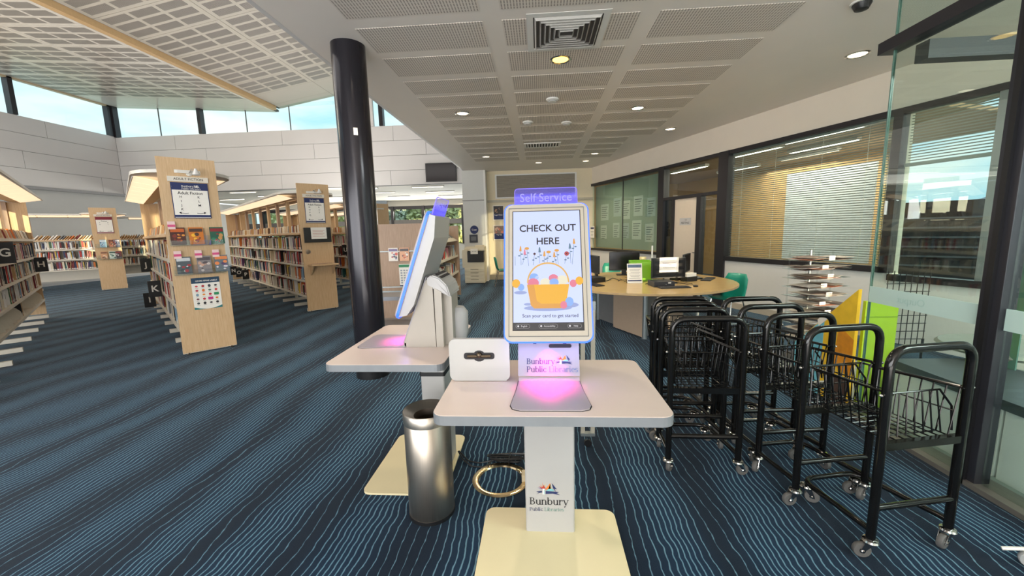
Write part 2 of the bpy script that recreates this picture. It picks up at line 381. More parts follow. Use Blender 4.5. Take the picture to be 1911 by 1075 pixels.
def emblem(size, parent, loc, rot=(0, 0, 0), white=None):
    """lighthouse, sun rays, sails and waves; width = size"""
    o_ = mat('emblem_orange', (228, 126, 48), 0.6, noise=0); y_ = mat('emblem_yellow', (240, 176, 60), 0.6, noise=0); r_ = mat('emblem_red', (176, 58, 52), 0.6, noise=0); n_ = NAVY
    t_ = mat('emblem_teal', (120, 188, 190), 0.6, noise=0); p_ = mat('emblem_purple', (110, 70, 150), 0.6, noise=0); w_ = PAPER
    ms = [white]*7 if white else [o_, y_, r_, n_, t_, p_, w_]
    mb = MB(); S = Matrix.Scale(size, 4)
    def P(i, pts, dy=0): mb.mi = i; mb.xf = S @ Matrix.Translation((0, -dy, 0)); mb.poly([(a, 0, b) for a, b in pts])
    for k, (i, a) in enumerate(((5, 165), (2, 148), (0, 128), (0, 100), (1, 72))):
        ca, sa = math.cos(math.radians(a)), math.sin(math.radians(a)); q = 0.25+0.04*(k == 3)
        P(i, [(-.18+.06*ca-.02*sa, .22+.06*sa+.02*ca), (-.18+.06*ca+.02*sa, .22+.06*sa-.02*ca), (-.18+q*1.1*ca, .22+q*1.1*sa)])
    P(0, [(-.12, .2), (.12, .2), (.1, .5)]); P(1, [(.0, .2), (.14, .22), (.1, .45)])
    P(3, [(.16, .5), (.38, .22), (.28, .24), (.34, .1), (.22, .26)], .001)
    P(4, circ(.1, .14, .16, 10, .1, 0, 180), .001)
    P(2, [(-.27, .24), (-.09, .24), (-.18, .4)], .0015); P(6, [(-.235, -.02), (-.125, -.02), (-.145, .24), (-.215, .24)], .0015); P(4, [(-.17, 0), (-.135, 0), (-.15, .2), (-.17, .2)], .002)
    P(3, [(-.5, .1), (-.25, .14), (-.25, .06), (-.35, .05), (-.5, -.02), (-.38, .06)], .0015)
    P(3, [(-.1, .14), (.48, .1), (.36, .05), (.5, -.04), (.2, .02), (-.1, .0)], .0015)
    return mb.obj('emblem', ms, parent, loc=loc, rot=rot)

# ================================================================== THE SETTING
SOF = 3.42                                   # soffit height
LW, BW = -17.5, 16.2                         # left wall x, tall back wall y
def st(mb, name, m, parent=None, **k):
    o = mb.obj(name, m, parent, **k)
    if not parent: struct(o)
    return o
fl = MB(); fl.poly([(LW-1, -6, 0), (7.2, -6, 0), (7.2, 25, 0), (LW-1, 25, 0)])
st(fl, 'floor', carpetmat())
# --- soffit (low perforated ceiling)
OP, OD = Vector((4.454, 5.606, 0)), Vector((-0.358057, 0.9337, 0)).normalized()   # office wall start and direction
ON = Vector((OD.y, -OD.x, 0))                # points into the office
def ow(t, z, d=0.0): p = OP+OD*t+ON*d; return (p.x, p.y, z)
sof = MB(); sof.box(-2.25, 7.2, -6, 12.85, SOF, SOF+0.25)
sof_o = st(sof, 'ceiling_1', CEILW)
ROWS = [(2.45, 2.97), (3.15, 3.68), (3.86, 4.36), (4.51, 5.01), (5.18, 5.64), (5.77, 6.21), (6.33, 6.80), (6.95, 7.4), (7.55, 8.0), (8.15, 8.6), (8.75, 9.2), (9.35, 9.8), (9.95, 10.4), (10.55, 11.0)]
for i, (y0, y1) in enumerate(ROWS):
    for x0, x1 in ((-1.65, -0.475), (-0.3, 0.92), (1.09, 2.3)):
        if y0 > 8.6 and x1 > 2: x1 = 1.9
        bx(x0, x1, y0, y1, SOF-0.004, SOF+0.003).obj('perforated_field', PERF, sof_o)
# fascia of the soffit towards the tall hall, unseen, run on past its end to block the sun
st(bx(-2.30, -2.252, -6, 16.5, 3.5, 8.4), 'trim_1', CLAD); st(bx(-2.30, -2.252, -6, 12.85, SOF-.0, 3.5), 'trim_7', CLAD)
# --- tall hall ceiling: left plane (satin), ridge, right plane
def zl(x): return 7.06-(x-LW)*0.066
def zr(x): return 6.72+(x+10.5)*0.165
lc = MB(); lc.extrude([(LW-0.3, -6, zl(LW-0.3)), (-10.5, -6, zl(-10.5)), (-10.5, BW+0.3, zl(-10.5)), (LW-0.3, BW+0.3, zl(LW-0.3))], (0, 0, 0.08))
hl = st(lc, 'ceiling_2', JOINT)
rc = MB(); rc.extrude([(-10.5, -6, zr(-10.5)), (-2.3, -6, zr(-2.3)), (-2.3, BW+0.3, zr(-2.3)), (-10.5, BW+0.3, zr(-10.5))], (0, 0, 0.08))
hr = st(rc, 'ceiling_3', JOINT)
rb = MB(); rb.box(-10.56, -10.40, -6, BW, 6.58, 6.80)
st(rb, 'trim_2', mat('ridge_tan', (196, 164, 120), 0.4))  # tan band along the step between the ceiling planes
def panel_field(x0, x1, ys, zf, parent, m, depth):
    for y0, y1 in ys:
        g = 0.007
        pts = [(x0+g, y0+g), (x1-g, y0+g), (x1-g, y1-g), (x0+g, y1-g)]
        MB().extrude([(p[0], p[1], zf(p[0])-0.014) for p in pts], (0, 0, 0.012)).obj('ceiling_panel', m, parent)
        if y0 > 14.2: continue
        w, h = (x1-x0), (y1-y0)
        for a in range(3):
            for b in range(3):
                px0, px1 = x0+w*(0.05+0.31*a), x0+w*(0.05+0.31*a+0.27); py0, py1 = y0+h*(0.08+0.3*b), y0+h*(0.08+0.3*b+0.22)
                PF.extrude([(p, q, zf(p)-0.0165) for p, q in ((px0, py0), (px1, py0), (px1, py1), (px0, py1))], (0, 0, 0.003))
YS = [(5.2+1.08*i, 5.2+1.08*(i+1)) for i in range(10)]+[(16.0, 16.5)]
PF = MB()
for x0, x1 in ((-12.83, -10.58), (-15.13, -12.83), (-17.5, -15.13)): panel_field(x0, x1, YS, zl, hl, HALLCEIL, 0)
stuff(PF.obj('perforated_field', PERFH, hl)); PF = MB()
for x0, x1 in ((-10.38, -8.1), (-8.1, -5.8), (-5.8, -3.5)): panel_field(x0, x1, YS, zr, hr, HALLCEIL2, 0)
stuff(PF.obj('perforated_field', PERFH, hr))
# --- tall upper walls clad in panels
wl_ = st(bx(LW-0.25, LW-0.03, -6, BW+0.2, 3.5, 5.84), 'wall_left', JOINT)
wb_ = st(bx(LW-0.25, -2.25, BW+0.03, BW+0.25, 3.5, 5.80), 'wall_back', JOINT)
for k in range(4):
    z0 = 3.5+0.585*k; z1 = z0+0.585; off = (0.0, 2.2, 1.0, 3.0)[k]
    y = -3+off
    while y < BW:
        y1 = min(y+4.6, BW)
        bx(LW-0.03, LW, y+0.006, y1-0.006, z0+0.006, z1-0.006).obj('wall_panel', CLAD, wl_); y = y1
    z0 = 3.5+0.575*k; z1 = z0+0.575; x = LW+(2.4, 6.2, 3.9, 7.2)[k]-9.2
    while x < -2.26:
        a, b = max(x, LW), min(x+4.6, -2.26)
        if b-a > 0.1: bx(a+0.006, b-0.006, BW, BW+0.03, z0+0.006, z1-0.006).obj('wall_panel', CLAD, wb_)
        x += 4.6
st(bx(LW-0.02, LW+0.10, -6, BW+0.1, 3.40, 3.5), 'trim_3', mat('grey_soffit_edge', (150, 150, 152), 0.5))
st(bx(LW-0.25, LW-0.05, -6, 24.2, 0, 3.42), 'wall_left_lower', GREYWALL)
st(bx(LW-0.05, LW-0.03, -6, 24.0, 0, 0.10), 'baseboard_left', mat('skirting_grey', (170, 172, 176), 0.5))
# --- clerestory windows
def clerestory(name, pts, z0, zt, mull, thin, nrm):
    """run from a to b; mull = thick dark posts, thin = glass joints (fractions in metres along)"""
    a, b = Vector(pts[0]), Vector(pts[1]); d = (b-a).normalized(); L = (b-a).length; n = Vector(nrm)
    root = struct(bpy.data.objects.new(name, None)); COL.objects.link(root)
    g = MB(); q = [a+n*0.10, b+n*0.10]
    g.extrude([(q[0].x, q[0].y, z0), (q[1].x, q[1].y, z0), (q[1].x, q[1].y, zt(q[1].x)), (q[0].x, q[0].y, zt(q[0].x))], n*0.01)
    g.obj('pane', GLASS, root)
    for t in mull:
        p = a+d*t
        m = MB(); m.extrude([tuple(p-d*0.07-n*0.05)[:2]+(z0,), tuple(p+d*0.07-n*0.05)[:2]+(z0,), tuple(p+d*0.07+n*0.16)[:2]+(z0,), tuple(p-d*0.07+n*0.16)[:2]+(z0,)], (0, 0, zt(p.x)-z0+0.03)); m.obj('mullion', DARK, root)
    for t in thin:
        p = a+d*t
        m = MB(); m.extrude([tuple(p-d*0.012+n*0.09)[:2]+(z0,), tuple(p+d*0.012+n*0.09)[:2]+(z0,), tuple(p+d*0.012+n*0.13)[:2]+(z0,), tuple(p-d*0.012+n*0.13)[:2]+(z0,)], (0, 0, zt(p.x)-z0+0.03)); m.obj('glazing_joint', JOINT, root)
    return root
clerestory('window_1', ((LW, -6, 0), (LW, BW, 0)), 5.84, lambda x: 7.02, [22.08-3.1*i for i in range(7)], [], (-1, 0, 0))
def ztop(x): return zl(x) if x < -10.5 else zr(x)
cw = clerestory('window_2', ((LW, BW, 0), (-2.3, BW, 0)), 5.80, lambda x: min(zl(x), 9) if x < -10.5 else zr(-10.5), [0.05, 3.8, 11.35], [1.95, 5.7, 7.55], (0, 1, 0))
g = MB(); g.extrude([(-10.5, BW+.1, zr(-10.5)), (-2.3, BW+.1, zr(-10.5)), (-2.3, BW+.1, zr(-2.3))], (0, 0.01, 0)); g.obj('pane', GLASS, cw)
bx(-6.62, -6.46, BW-.02, BW+.1, 5.8, zr(-6.6)).obj('mullion', CLAD, cw, )
bx(-6.18, -6.06, BW-.05, BW+.16, 5.8, zr(-6.1)).obj('mullion', DARK, cw)
st(bx(LW-0.1, LW+0.05, -6, BW, 7.0, 7.10), 'trim_4', mat('head_beige', (190, 170, 140), 0.5))
# --- unseen front wall behind the photographer; window band placed to shape the sun patches
st(bx(LW-0.25, 7.2, -6.1, -5.95, 0, 2.62), 'wall_front', WHITE)
st(bx(LW-0.25, 7.2, -6.1, -5.95, 3.52, 8.4), 'wall_front_upper', WHITE)
st(bx(LW-0.25, -0.5, -6.1, -5.95, 2.62, 3.52), 'wall_front_side', WHITE)
st(bx(3.75, 7.2, -6.1, -5.95, 2.62, 3.52), 'wall_front_right', WHITE)
w3 = st(bx(-0.5, 3.75, -6.04, -6.03, 2.62, 3.52), 'window_3', GLASS)
for x in (0.1, 0.75, 1.6, 2.4, 2.85, 3.2, 3.45): bx(x-0.05, x+0.05, -6.09, -5.96, 2.62, 3.52).obj('mullion', DARK, w3)
# --- far wing under a low ceiling, with its window wall
st(bx(LW-0.25, -2.0, BW+0.26, 24.2, 3.5, 3.6), 'ceiling_4', mat('far_ceiling', (232, 226, 212), 0.6, noise=0.02))
def far_wall(x0, x1, z0, z1, name='wall_far'): return st(bx(x0, x1, 23.5, 23.62, z0, z1), name, mat('far_wall_grey', (120, 118, 116), 0.6))
FAR = mat('far_wall_paint', (196, 192, 182), 0.6, noise=0.02)
st(bx(LW-0.25, -2.0, 23.5, 23.7, 3.16, 3.5), 'wall_far', FAR)
st(bx(LW-0.25, -2.0, 23.5, 23.7, 0, 0.9), 'wall_far_lower', FAR)
w4 = struct(bpy.data.objects.new('window_4', None)); COL.objects.link(w4)
bx(LW-0.25, -2.0, 23.62, 23.63, 0.9, 3.16).obj('pane', GLASS, w4)
bx(LW-0.25, -2.0, 23.5, 23.66, 2.98, 3.16).obj('head_rail', DARK, w4)
bx(LW-0.25, -2.0, 23.45, 23.66, 2.08, 2.36).obj('transom', mat('transom_grey', (118, 114, 112), 0.5), w4)
for x in (-16.6, -14.6, -12.6, -10.4, -8.6, -6.75, -4.4, -2.4): bx(x-.08, x+.08, 23.42, 23.7, 0.9, 3.16).obj('mullion', DARK, w4)
st(bx(-10.2, -8.9, 23.3, 23.5, 0, 3.5), 'wall_far_pier', mat('blue_grey_paint', (160, 170, 182), 0.6))
for i, (x, y, L) in enumerate([(-4.6, 16.9, 1.3), (-4.6, 19.0, 1.3), (-4.5, 21.2, 1.4), (-7.2, 18.6, 1.1), (-7.2, 20.8, 1.1), (-12.6, 16.7, 1.1), (-12.7, 18.5, 1.0), (-10.4, 17.6, 1.1), (-15.4, 17.6, 1.2), (-15.4, 19.6, 1.2), (-10.2, 20.2, 1.1), (-7.3, 16.8, 1.1), (-12.8, 20.6, 1.1)]):
    t = thing('linear_light', 'white linear light of the far wing, %s row, %s' % (('front', 'second', 'third', 'rear')[0 if y < 17.2 else 1 if y < 18.8 else 2 if y < 20 else 3], 'far left' if x < -15 else 'left, over the middle bookcase' if x < -12 else 'left of the dark column' if x < -10 else 'just right of the dark column' if x < -7 else 'beside the television'), 'ceiling light', (x, y, 3.49), 0, 'linear lights of the far wing')
    bx(-L/2-.03, L/2+.03, -.07, .07, -.03, 0.009).obj('housing', WHITE, t); bx(-L/2, L/2, -.05, .05, -.036, -.03).obj('diffuser', WHITE_L, t)
# --- wall at the end of the soffit, with pier
st(bx(-1.62, 1.75, 12.85, 13.0, 0, SOF), 'wall_end', mat('beige_paint', (222, 208, 178), 0.6, noise=0.02))
pier = st(bx(-2.33, -1.64, 12.5, 13.0, 0, 3.5), 'wall_pier', mat('pier_grey', (206, 206, 202), 0.6, noise=0.02))
bx(-1.66, -1.60, 12.48, 12.86, 0.0, SOF).obj('pier_lit_side', WHITE, pier)  # pier's white side, its lit brightness put into a lighter strip
bx(-2.34, -1.66, 12.485, 12.5, 2.50, 2.535).obj('dado_strip', mat('strip_grey', (150, 148, 144), 0.5), pier)
st(bx(-1.60, 1.7, 12.80, 12.85, 2.46, 2.53), 'trim_5', mat('strip_beige', (176, 168, 150), 0.5))
st(bx(-1.60, 1.7, 12.83, 12.85, 0.0, 0.16), 'baseboard_end', mat('skirting_beige', (170, 160, 138), 0.5))
st(bx(-0.0, 1.7, 12.835, 12.85, 0.16, 1.0), 'trim_6', mat('beige_dado', (202, 186, 146), 0.6))
t = thing('air_grille', 'long louvred air grille high on the beige end wall', 'air vent', (-0.06, 12.85, 2.94))
for x0, x1, z0, z1 in ((-1.28, 1.26, .33, .37), (-1.28, 1.26, -.37, -.33), (-1.28, -1.23, -.33, .33), (1.21, 1.26, -.33, .33)): bx(x0, x1, -.03, 0, z0, z1).obj('frame_bar', WHITE, t)
lv = MB()
for i in range(22): lv.extrude([(-1.23, -.022, -.325+.0295*i), (1.21, -.022, -.325+.0295*i), (1.21, -.004, -.305+.0295*i), (-1.23, -.004, -.305+.0295*i)], (0, 0, .004))
stuff(lv.obj('louvre', mat('louvre_beige', (178, 168, 152), 0.5), t))
bx(-1.25, 1.23, -.003, -.001, -.35, .35).obj('backing', JOINT, t)
# --- office wall on the right: solid parts
def owall(t0, t1, z0, z1, name, m, d0=0.0, d1=0.12, parent=None):
    mb = MB(); a, b, c, d = ow(t0, z0, d0), ow(t1, z0, d0), ow(t1, z0, d1), ow(t0, z0, d1)
    mb.extrude([a, b, c, d], (0, 0, z1-z0)); o = mb.obj(name, m, parent)
    if not parent: struct(o)
    return o
WARMW = mat('warm_white_paint', (230, 220, 206), 0.55, noise=0.02, nscale=3)
owall(-5.5, 8.6, 2.93, SOF, 'wall_right', WARMW)
owall(-0.2, 2.66, 0, 0.89, 'wall_right_sill', WHITE)
owall(4.36, 8.6, 0, 0.93, 'wall_right_far_sill', WHITE)
owall(7.86, 8.6, 0.93, 2.93, 'wall_right_end', WARMW)
owall(-0.2, 2.66, 0, 0.11, 'baseboard_right', mat('skirting_warm', (186, 176, 160), 0.5), -.012, 0)
owall(4.36, 8.6, 0, 0.11, 'baseboard_right_far', mat('skirting_warm', (186, 176, 160), 0.5), -.012, 0)
def frame_piece(t0, t1, z0, z1, parent, d0=-0.03, d1=0.10, m=DARK, name='frame_bar'): return owall(t0, t1, z0, z1, name, m, d0, d1, parent)
w5 = struct(bpy.data.objects.new('window_5', None)); COL.objects.link(w5)        # blinds window
frame_piece(-5.5, 2.66, 2.86, 2.93, w5); frame_piece(-0.12, 2.66, 0.89, 0.97, w5); frame_piece(2.48, 2.71, 0.0, 2.93, w5, -.04, .12); frame_piece(-0.16, -0.06, 0.89, 2.86, w5)
owall(-0.06, 2.48, 0.97, 2.86, 'pane', GLASS, 0.02, 0.028, w5)
w6 = struct(bpy.data.objects.new('window_6', None)); COL.objects.link(w6)        # sheets window
frame_piece(4.30, 4.50, 0.0, 2.93, w6, -.04, .12); frame_piece(4.50, 7.90, 2.86, 2.93, w6); frame_piece(4.50, 7.90, 0.90, 0.96, w6); frame_piece(7.82, 7.90, 0.96, 2.86, w6)
owall(4.50, 7.82, 0.96, 2.86, 'pane', GLASS, 0.02, 0.028, w6); owall(6.05, 6.07, 0.96, 2.86, 'glazing_joint', DARK, 0.015, 0.035, w6)
w7 = struct(bpy.data.objects.new('window_7', None)); COL.objects.link(w7)        # transom light and side lights
frame_piece(2.71, 4.30, 2.86, 2.93, w7); frame_piece(2.71, 4.30, 2.16, 2.22, w7); frame_piece(3.14, 3.26, 0.0, 2.16, w7); frame_piece(3.94, 4.02, 0.0, 2.16, w7)
owall(2.71, 4.30, 2.22, 2.86, 'pane', GLASS, 0.02, 0.028, w7); owall(2.71, 3.14, 0.05, 2.16, 'pane', GLASS, 0.02, 0.028, w7); owall(4.02, 4.30, 0.05, 2.16, 'pane', glassmat('dark_side_glass', (0.35, 0.42, 0.45), 1.6), 0.02, 0.028, w7)
dr = owall(3.26, 3.94, 0.02, 2.15, 'door_1', mat('door_leaf', (216, 202, 186), 0.45, noise=0.02), 0.0, 0.045)
def on_office(t, z, d=-0.001):
    """matrix of a frame on the office wall: x along the wall to the right, -y out of it"""
    p = ow(t, z, d); ang = math.atan2(-OD.y, -OD.x); return p, (0, 0, ang)
p, r = on_office(3.60, 1.66); s_ = bx(-.17, .17, -.004, 0, -.075, .075).obj('notice', mat('notice_silver', (190, 188, 190), 0.4), dr, loc=p, rot=r)
text('MEETING', .06, INK, s_, (0, -.006, -.03)); text('111', .05, INK, s_, (0.02, -.006, .035))
h = MB(); h.tube([(0, 0, 0), (0, -.05, 0), (.11, -.05, 0)], .01, 8); h.lathe([(.03, 0), (.03, .01)], 12, (0, 0, 0)); p, r = on_office(3.32, 1.0); h.obj('door_handle', DARK, dr, loc=p, rot=(0, 0, r[2]+PI))
# --- office interior
OFF = mat('office_beige', (190, 156, 108), 0.6, noise=0.03)
owall(2.2, 8.6, 0, 3.1, 'wall_office_back', OFF, 3.8, 3.92)
owall(8.5, 8.6, 0, 3.1, 'wall_office_far', OFF, 0.13, 3.8); _w = MB(); _a, _b = Vector(ow(-0.10, 0, 0.13)), Vector(ow(2.24, 0, 3.9)); _n = Vector(((_b-_a).y, -(_b-_a).x, 0)).normalized()*.08
_w.extrude([tuple(_a), tuple(_b), tuple(_b+_n), tuple(_a+_n)], (0, 0, 3.1)); st(_w, 'wall_office_near', mat('office_white', (214, 212, 208), 0.6))
owall(-0.0, 8.6, 3.06, 3.12, 'ceiling_5', mat('office_ceiling', (150, 132, 112), 0.6), 0.13, 3.8)
for k, (t_, d_) in enumerate([(1.5, 0.9), (3.0, 1.1), (3.0, 2.6), (2.2, 1.9), (5.2, 1.4), (5.0, 2.8)]):
    p = ow(t_, 3.05, d_)
    q = thing('linear_light', 'glowing linear light on the office ceiling, '+('behind the blinds, nearest the camera', 'behind the blinds, second in', 'above the door, rear one', 'behind the blinds over the whiteboard', 'above the pinboard, front one', 'above the pinboard, rear one')[k], 'ceiling light', p, math.atan2(OD.y, OD.x), 'linear lights of the office')
    bx(-.65, .65, -.06, .06, -.05, 0.009).obj('housing', WHITE, q); bx(-.62, .62, -.045, .045, -.058, -.05).obj('diffuser', WHITE_L, q)
o = owall(1.42, 3.1, 0.8, 2.62, 'whiteboard', mat('whiteboard_face', (226, 234, 240), 0.25), 2.2, 2.24); tag(o, 'large whiteboard inside the office behind the blinds, enlarged to stand for a pale reflection', 'whiteboard'); del o['kind']  # board widened and bluish white; the glass reflection is put into it
# pinboard with sheets behind the far window
pb = owall(4.55, 7.80, 0.98, 2.84, 'pinboard', mat('sage_board', (136, 150, 136), 0.6, noise=0.02), 0.16, 0.18); tag(pb, 'sage green board covered in sheets behind the far office window', 'pinboard'); del pb['kind']
for i, (t_, z_, w_, h_) in enumerate([(7.25, 2.04, .44, .48), (6.55, 2.15, .40, .52), (6.1, 2.05, .36, .5), (5.55, 2.12, .40, .52), (5.0, 2.06, .34, .46), (7.3, 1.45, .36, .40), (6.6, 1.50, .34, .42), (6.12, 1.48, .34, .42), (5.6, 1.50, .42, .50), (5.05, 1.42, .36, .46)]):
    p, r = on_office(t_, z_, .159)
    q = bx(-w_/2, w_/2, -.003, 0, -h_/2, h_/2).obj('pinned_sheet', mat('sheet_grey%d' % (i % 3), ((176, 184, 176), (160, 172, 168), (184, 190, 180))[i % 3], 0.7), pb, loc=p, rot=r)
    bd = MB()
    for k in range(6): bd.box(-w_/2+.05, w_/2-.05-.04*(k % 3), -.005, -.0031, h_/2-.08-.06*k-.02, h_/2-.08-.06*k)
    bd.obj('print', mat('sheet_print', (96, 106, 104), 0.7), q)
p, r = on_office(7.66, 1.46, -.035); q = bx(-.13, .13, -.004, 0, -.18, .18).obj('wall_notice', PAPER, loc=p, rot=r); tag(q, 'white notice stuck at the left edge of the far office window', 'notice')
bx(-.10, .10, -.006, -.0041, .09, .14).obj('print', NAVY, q); bx(-.09, .07, -.006, -.0041, -.1, -.09).obj('print', JOINT, q); bx(-.09, .09, -.006, -.0041, 0.0, .01).obj('print', JOINT, q)
# --- venetian blind behind the near window
bl = thing('venetian_blind', 'wide slatted blind hanging behind the big office window', 'blind', ow(0, 0, 0), math.atan2(OD.y, OD.x))
sl = MB()
for i in range(56):
    z = 0.99+i*0.0332
    sl.extrude([(-0.03, -.055, z), (2.46, -.055, z), (2.46, -.078, z-.009), (-0.03, -.078, z-.009)], (0, 0, .0012))
stuff(sl.obj('slat', mat('blind_slat', (176, 178, 172), 0.45), bl))
bx(-0.04, 2.46, -.085, -.045, 2.83, 2.86).obj('headrail', ALU, bl)
for t_ in (0.25, 0.85, 1.6, 2.25): MB().tube([(t_, -.066, .98), (t_, -.066, 2.84)], .003, 4).obj('cord', PAPER, bl)
# second blind, half raised, on the lobby window
b2 = thing('venetian_blind', 'half-raised slatted blind seen through the lobby glass', 'blind', ow(0, 0, 0), math.atan2(OD.y, OD.x))
sl = MB()
for i in range(19):
    z = 2.26+i*0.0332
    sl.extrude([(-2.1, -.055, z), (-0.2, -.055, z), (-0.2, -.078, z-.009), (-2.1, -.078, z-.009)], (0, 0, .0012))
stuff(sl.obj('slat', mat('blind_slat', (196, 196, 190), 0.45), b2)); bx(-2.12, -0.18, -.085, -.045, 2.22, 2.26).obj('bottom_rail', ALU, b2)
# --- lobby behind the glass partition: exterior window, walls, cabinet
w8 = struct(bpy.data.objects.new('window_8', None)); COL.objects.link(w8)
frame_piece(-2.2, -0.16, 0.80, 0.88, w8); frame_piece(-2.28, -2.2, 0.8, 2.93, w8); frame_piece(-1.02, -0.96, .88, 2.86, w8, 0, .06, ALU)
owall(-2.2, -0.16, 0.88, 2.86, 'pane', GLASS, 0.02, 0.028, w8)
owall(-2.2, -0.2, 0, 0.80, 'wall_lobby_sill', WHITE); st(bx(2.66, 7.2, -1.1, -1.0, 0.004, SOF), 'lobby_sun_block', WHITE); owall(-5.5, -2.28, 0, 2.93, 'wall_lobby_side', GREYWALL)  # the wall across the lobby front is unseen, added to block the sun
# --- glass partition of the lobby on the right
part_ = struct(bpy.data.objects.new('window_9', None)); COL.objects.link(part_)
bx(2.535, 2.547, 2.42, 3.205, 0.03, SOF).obj('pane', LGLASS, part_)
bx(2.535, 2.547, 0.6, 2.30, 0.03, 2.74).obj('pane', LGLASS, part_)
EDGE = mat('glass_edge_green', (96, 132, 120), 0.2, noise=0, spec=0.8)
bx(2.533, 2.549, 3.205, 3.215, 0.03, SOF).obj('pane_edge', EDGE, part_)
bx(2.49, 2.60, 0.6, 3.30, 2.75, 2.83).obj('header', DARK, part_)
bx(2.50, 2.585, 2.305, 2.415, 0, 2.75, .004).obj('post', mat('anodised_post', (66, 66, 72), 0.3, 0.6, noise=0.02), part_)
bx(2.48, 2.50, 2.345, 2.375, 0.0, 2.75).obj('post_seal', BLACK, part_)
FROST = mat('frosted_film', (196, 222, 214), 0.7, noise=0.01, alpha=0.85)
bx(2.528, 2.534, 2.42, 3.205, 0.945, 1.065).obj('frosted_band', FROST, part_)
bx(2.528, 2.534, 0.6, 2.30, 0.945, 1.065).obj('frosted_band', FROST, part_)
bx(2.48, 2.64, 0.6, 3.24, 0.0, 0.03).obj('floor_rail', mat('rail_grey', (132, 128, 120), 0.4, 0.5), part_)
bx(2.60, 4.1, 3.02, 3.12, 2.62, 2.74).obj('cross_header', mat('grey_header', (50, 53, 56), 0.5), part_)
bx(3.30, 3.31, 2.9, 3.06, 0.02, SOF).obj('pane_edge', EDGE, part_)
text('Output', .07, mat('film_lettering', (170, 200, 192), 0.7, noise=0), part_, (2.526, 2.86, 1.005), (PI/2, 0, PI/2))
st(bx(2.64, 7.2, -6, 4.6, 0.0, 0.004), 'floor_lobby', mat('lobby_tile', (150, 160, 152), 0.35, noise=0.03))
t = thing('low_cabinet', 'low white cabinet with grey top just behind the lobby glass', 'cabinet', (3.0, 2.3, 0))
bx(-.28, .32, 0.12, 0.85, 0, .44).obj('body', WHITE, t); bx(-.28, .32, -1.2, .10, 0, .44).obj('body', WHITE, t); bx(-.30, .34, -1.22, .87, .44, .50).obj('top', mat('cabinet_grey_top', (70, 76, 78), 0.4), t)
t = thing('drawer_cabinet', 'white drawer cabinet behind the glass right of the dark post', 'cabinet', (4.0, 2.0, 0))
bx(-.32, .4, -.5, .6, 0, .68).obj('body', WHITE, t); bx(-.335, -.32, -.49, .59, .02, .33).obj('drawer_front', WHITE, t); bx(-.335, -.32, -.49, .59, .345, .67).obj('drawer_front', WHITE, t); bx(-.345, -.335, -.1, .2, .24, .26).obj('handle', ALU, t)
t = thing('display_board', 'lime green board standing just behind the lobby glass', 'display board', (2.745, 3.34, 0))
bx(-.125, .125, 0, .03, .02, .92).obj('panel', mat('lime_panel', (172, 204, 44), 0.5, noise=0.03), t); bx(-.125, .125, -.004, 0, .79, .795).obj('seam', mat('lime_dark', (130, 160, 40), 0.5), t); bx(-.14, .14, -.06, .09, 0, .02).obj('foot', DARK, t)
t = thing('grid_rack', 'black wire grid rack behind the lobby glass beside the lime board', 'rack', (3.25, 3.72, 0))
gr = MB()
for i in range(8): gr.tube([(-.17+.05*i, 0, .45), (-.17+.05*i, 0, 1.12)], .0035, 5)
for i in range(9): gr.tube([(-.18, 0, .5+.072*i), (.19, 0, .5+.072*i)], .0035, 5)
stuff(gr.obj('wire_grid', BLACK, t)); MB().tube([(-.17, 0, .5), (-.17, 0, 0)], .01, 6).obj('leg', BLACK, t); MB().tube([(.18, 0, .5), (.18, 0, 0)], .01, 6).obj('leg', BLACK, t); bx(-.2, .21, -.15, .15, 0, .02).obj('foot', BLACK, t)
t = thing('low_stand', 'grey round-topped table behind the lobby glass near the grid rack', 'table', (3.55, 3.2, 0))
MB().lathe([(0, .55), (.36, .55), (.38, .57), (.36, .59), (0, .59)], 28).obj('top', mat('stand_top', (150, 152, 140), 0.4), t, True); MB().lathe([(.03, .02), (.03, .55)], 12).obj('stem', ALU, t); MB().lathe([(0, 0), (.2, 0), (.2, .02), (0, .02)], 20).obj('foot', ALU, t)
# --- outside, seen through the lobby window and the far windows
st(bx(-60, 60, 24.5, 90, -0.25, -0.15), 'ground_1', mat('outside_grass', (120, 140, 80), 0.9))
st(bx(7.3, 60, -30, 24, -0.25, -0.15), 'ground_2', mat('outside_asphalt', (52, 54, 58), 0.9))
od = thing('fence', 'dark railing fence outside beyond the lobby window', 'fence', (13.5, 10.5, -0.15), math.radians(-47))
bx(-9, 6, -.04, .04, 0, 2.25).obj('backing', mat('fence_dark', (34, 36, 42), 0.8), od)
for k in range(6): bx(-9, 6, -.09, -.05, .35+.28*k, .40+.28*k).obj('rail', mat('fence_rail', (92, 98, 108), 0.5, 0.4), od)
for k in range(7): bx(-8.8+2.4*k, -8.7+2.4*k, -.14, -.05, 0, 1.9).obj('fence_post', BLACK, od)
hd = thing('carport', 'blue-grey roof behind the dark fence outside', 'roof', (20, 13.5, -.15), math.radians(-50))
m_ = MB(); m_.extrude([(-5, -2, 2.1), (4, -2, 2.1), (3.0, 2, 2.75), (-4, 2, 2.75)], (0, 0, .08)); m_.obj('roof_sheet', mat('roof_sheet', (108, 120, 140), 0.5), hd)
for x in (-4.5, 3.5): bx(x-.08, x+.08, -1.9, -1.74, 0, 2.15).obj('roof_post', BLACK, hd)
pl = thing('palm', 'small palm outside against the sky through the lobby glass', 'palm', (21.5, 16.5, -.15))
MB().tube([(0, 0, 0), (.1, 0, 1.5), (0, 0, 3.0)], .09, 8).obj('trunk', mat('palm_trunk', (92, 76, 60), 0.9), pl)
lf = MB()
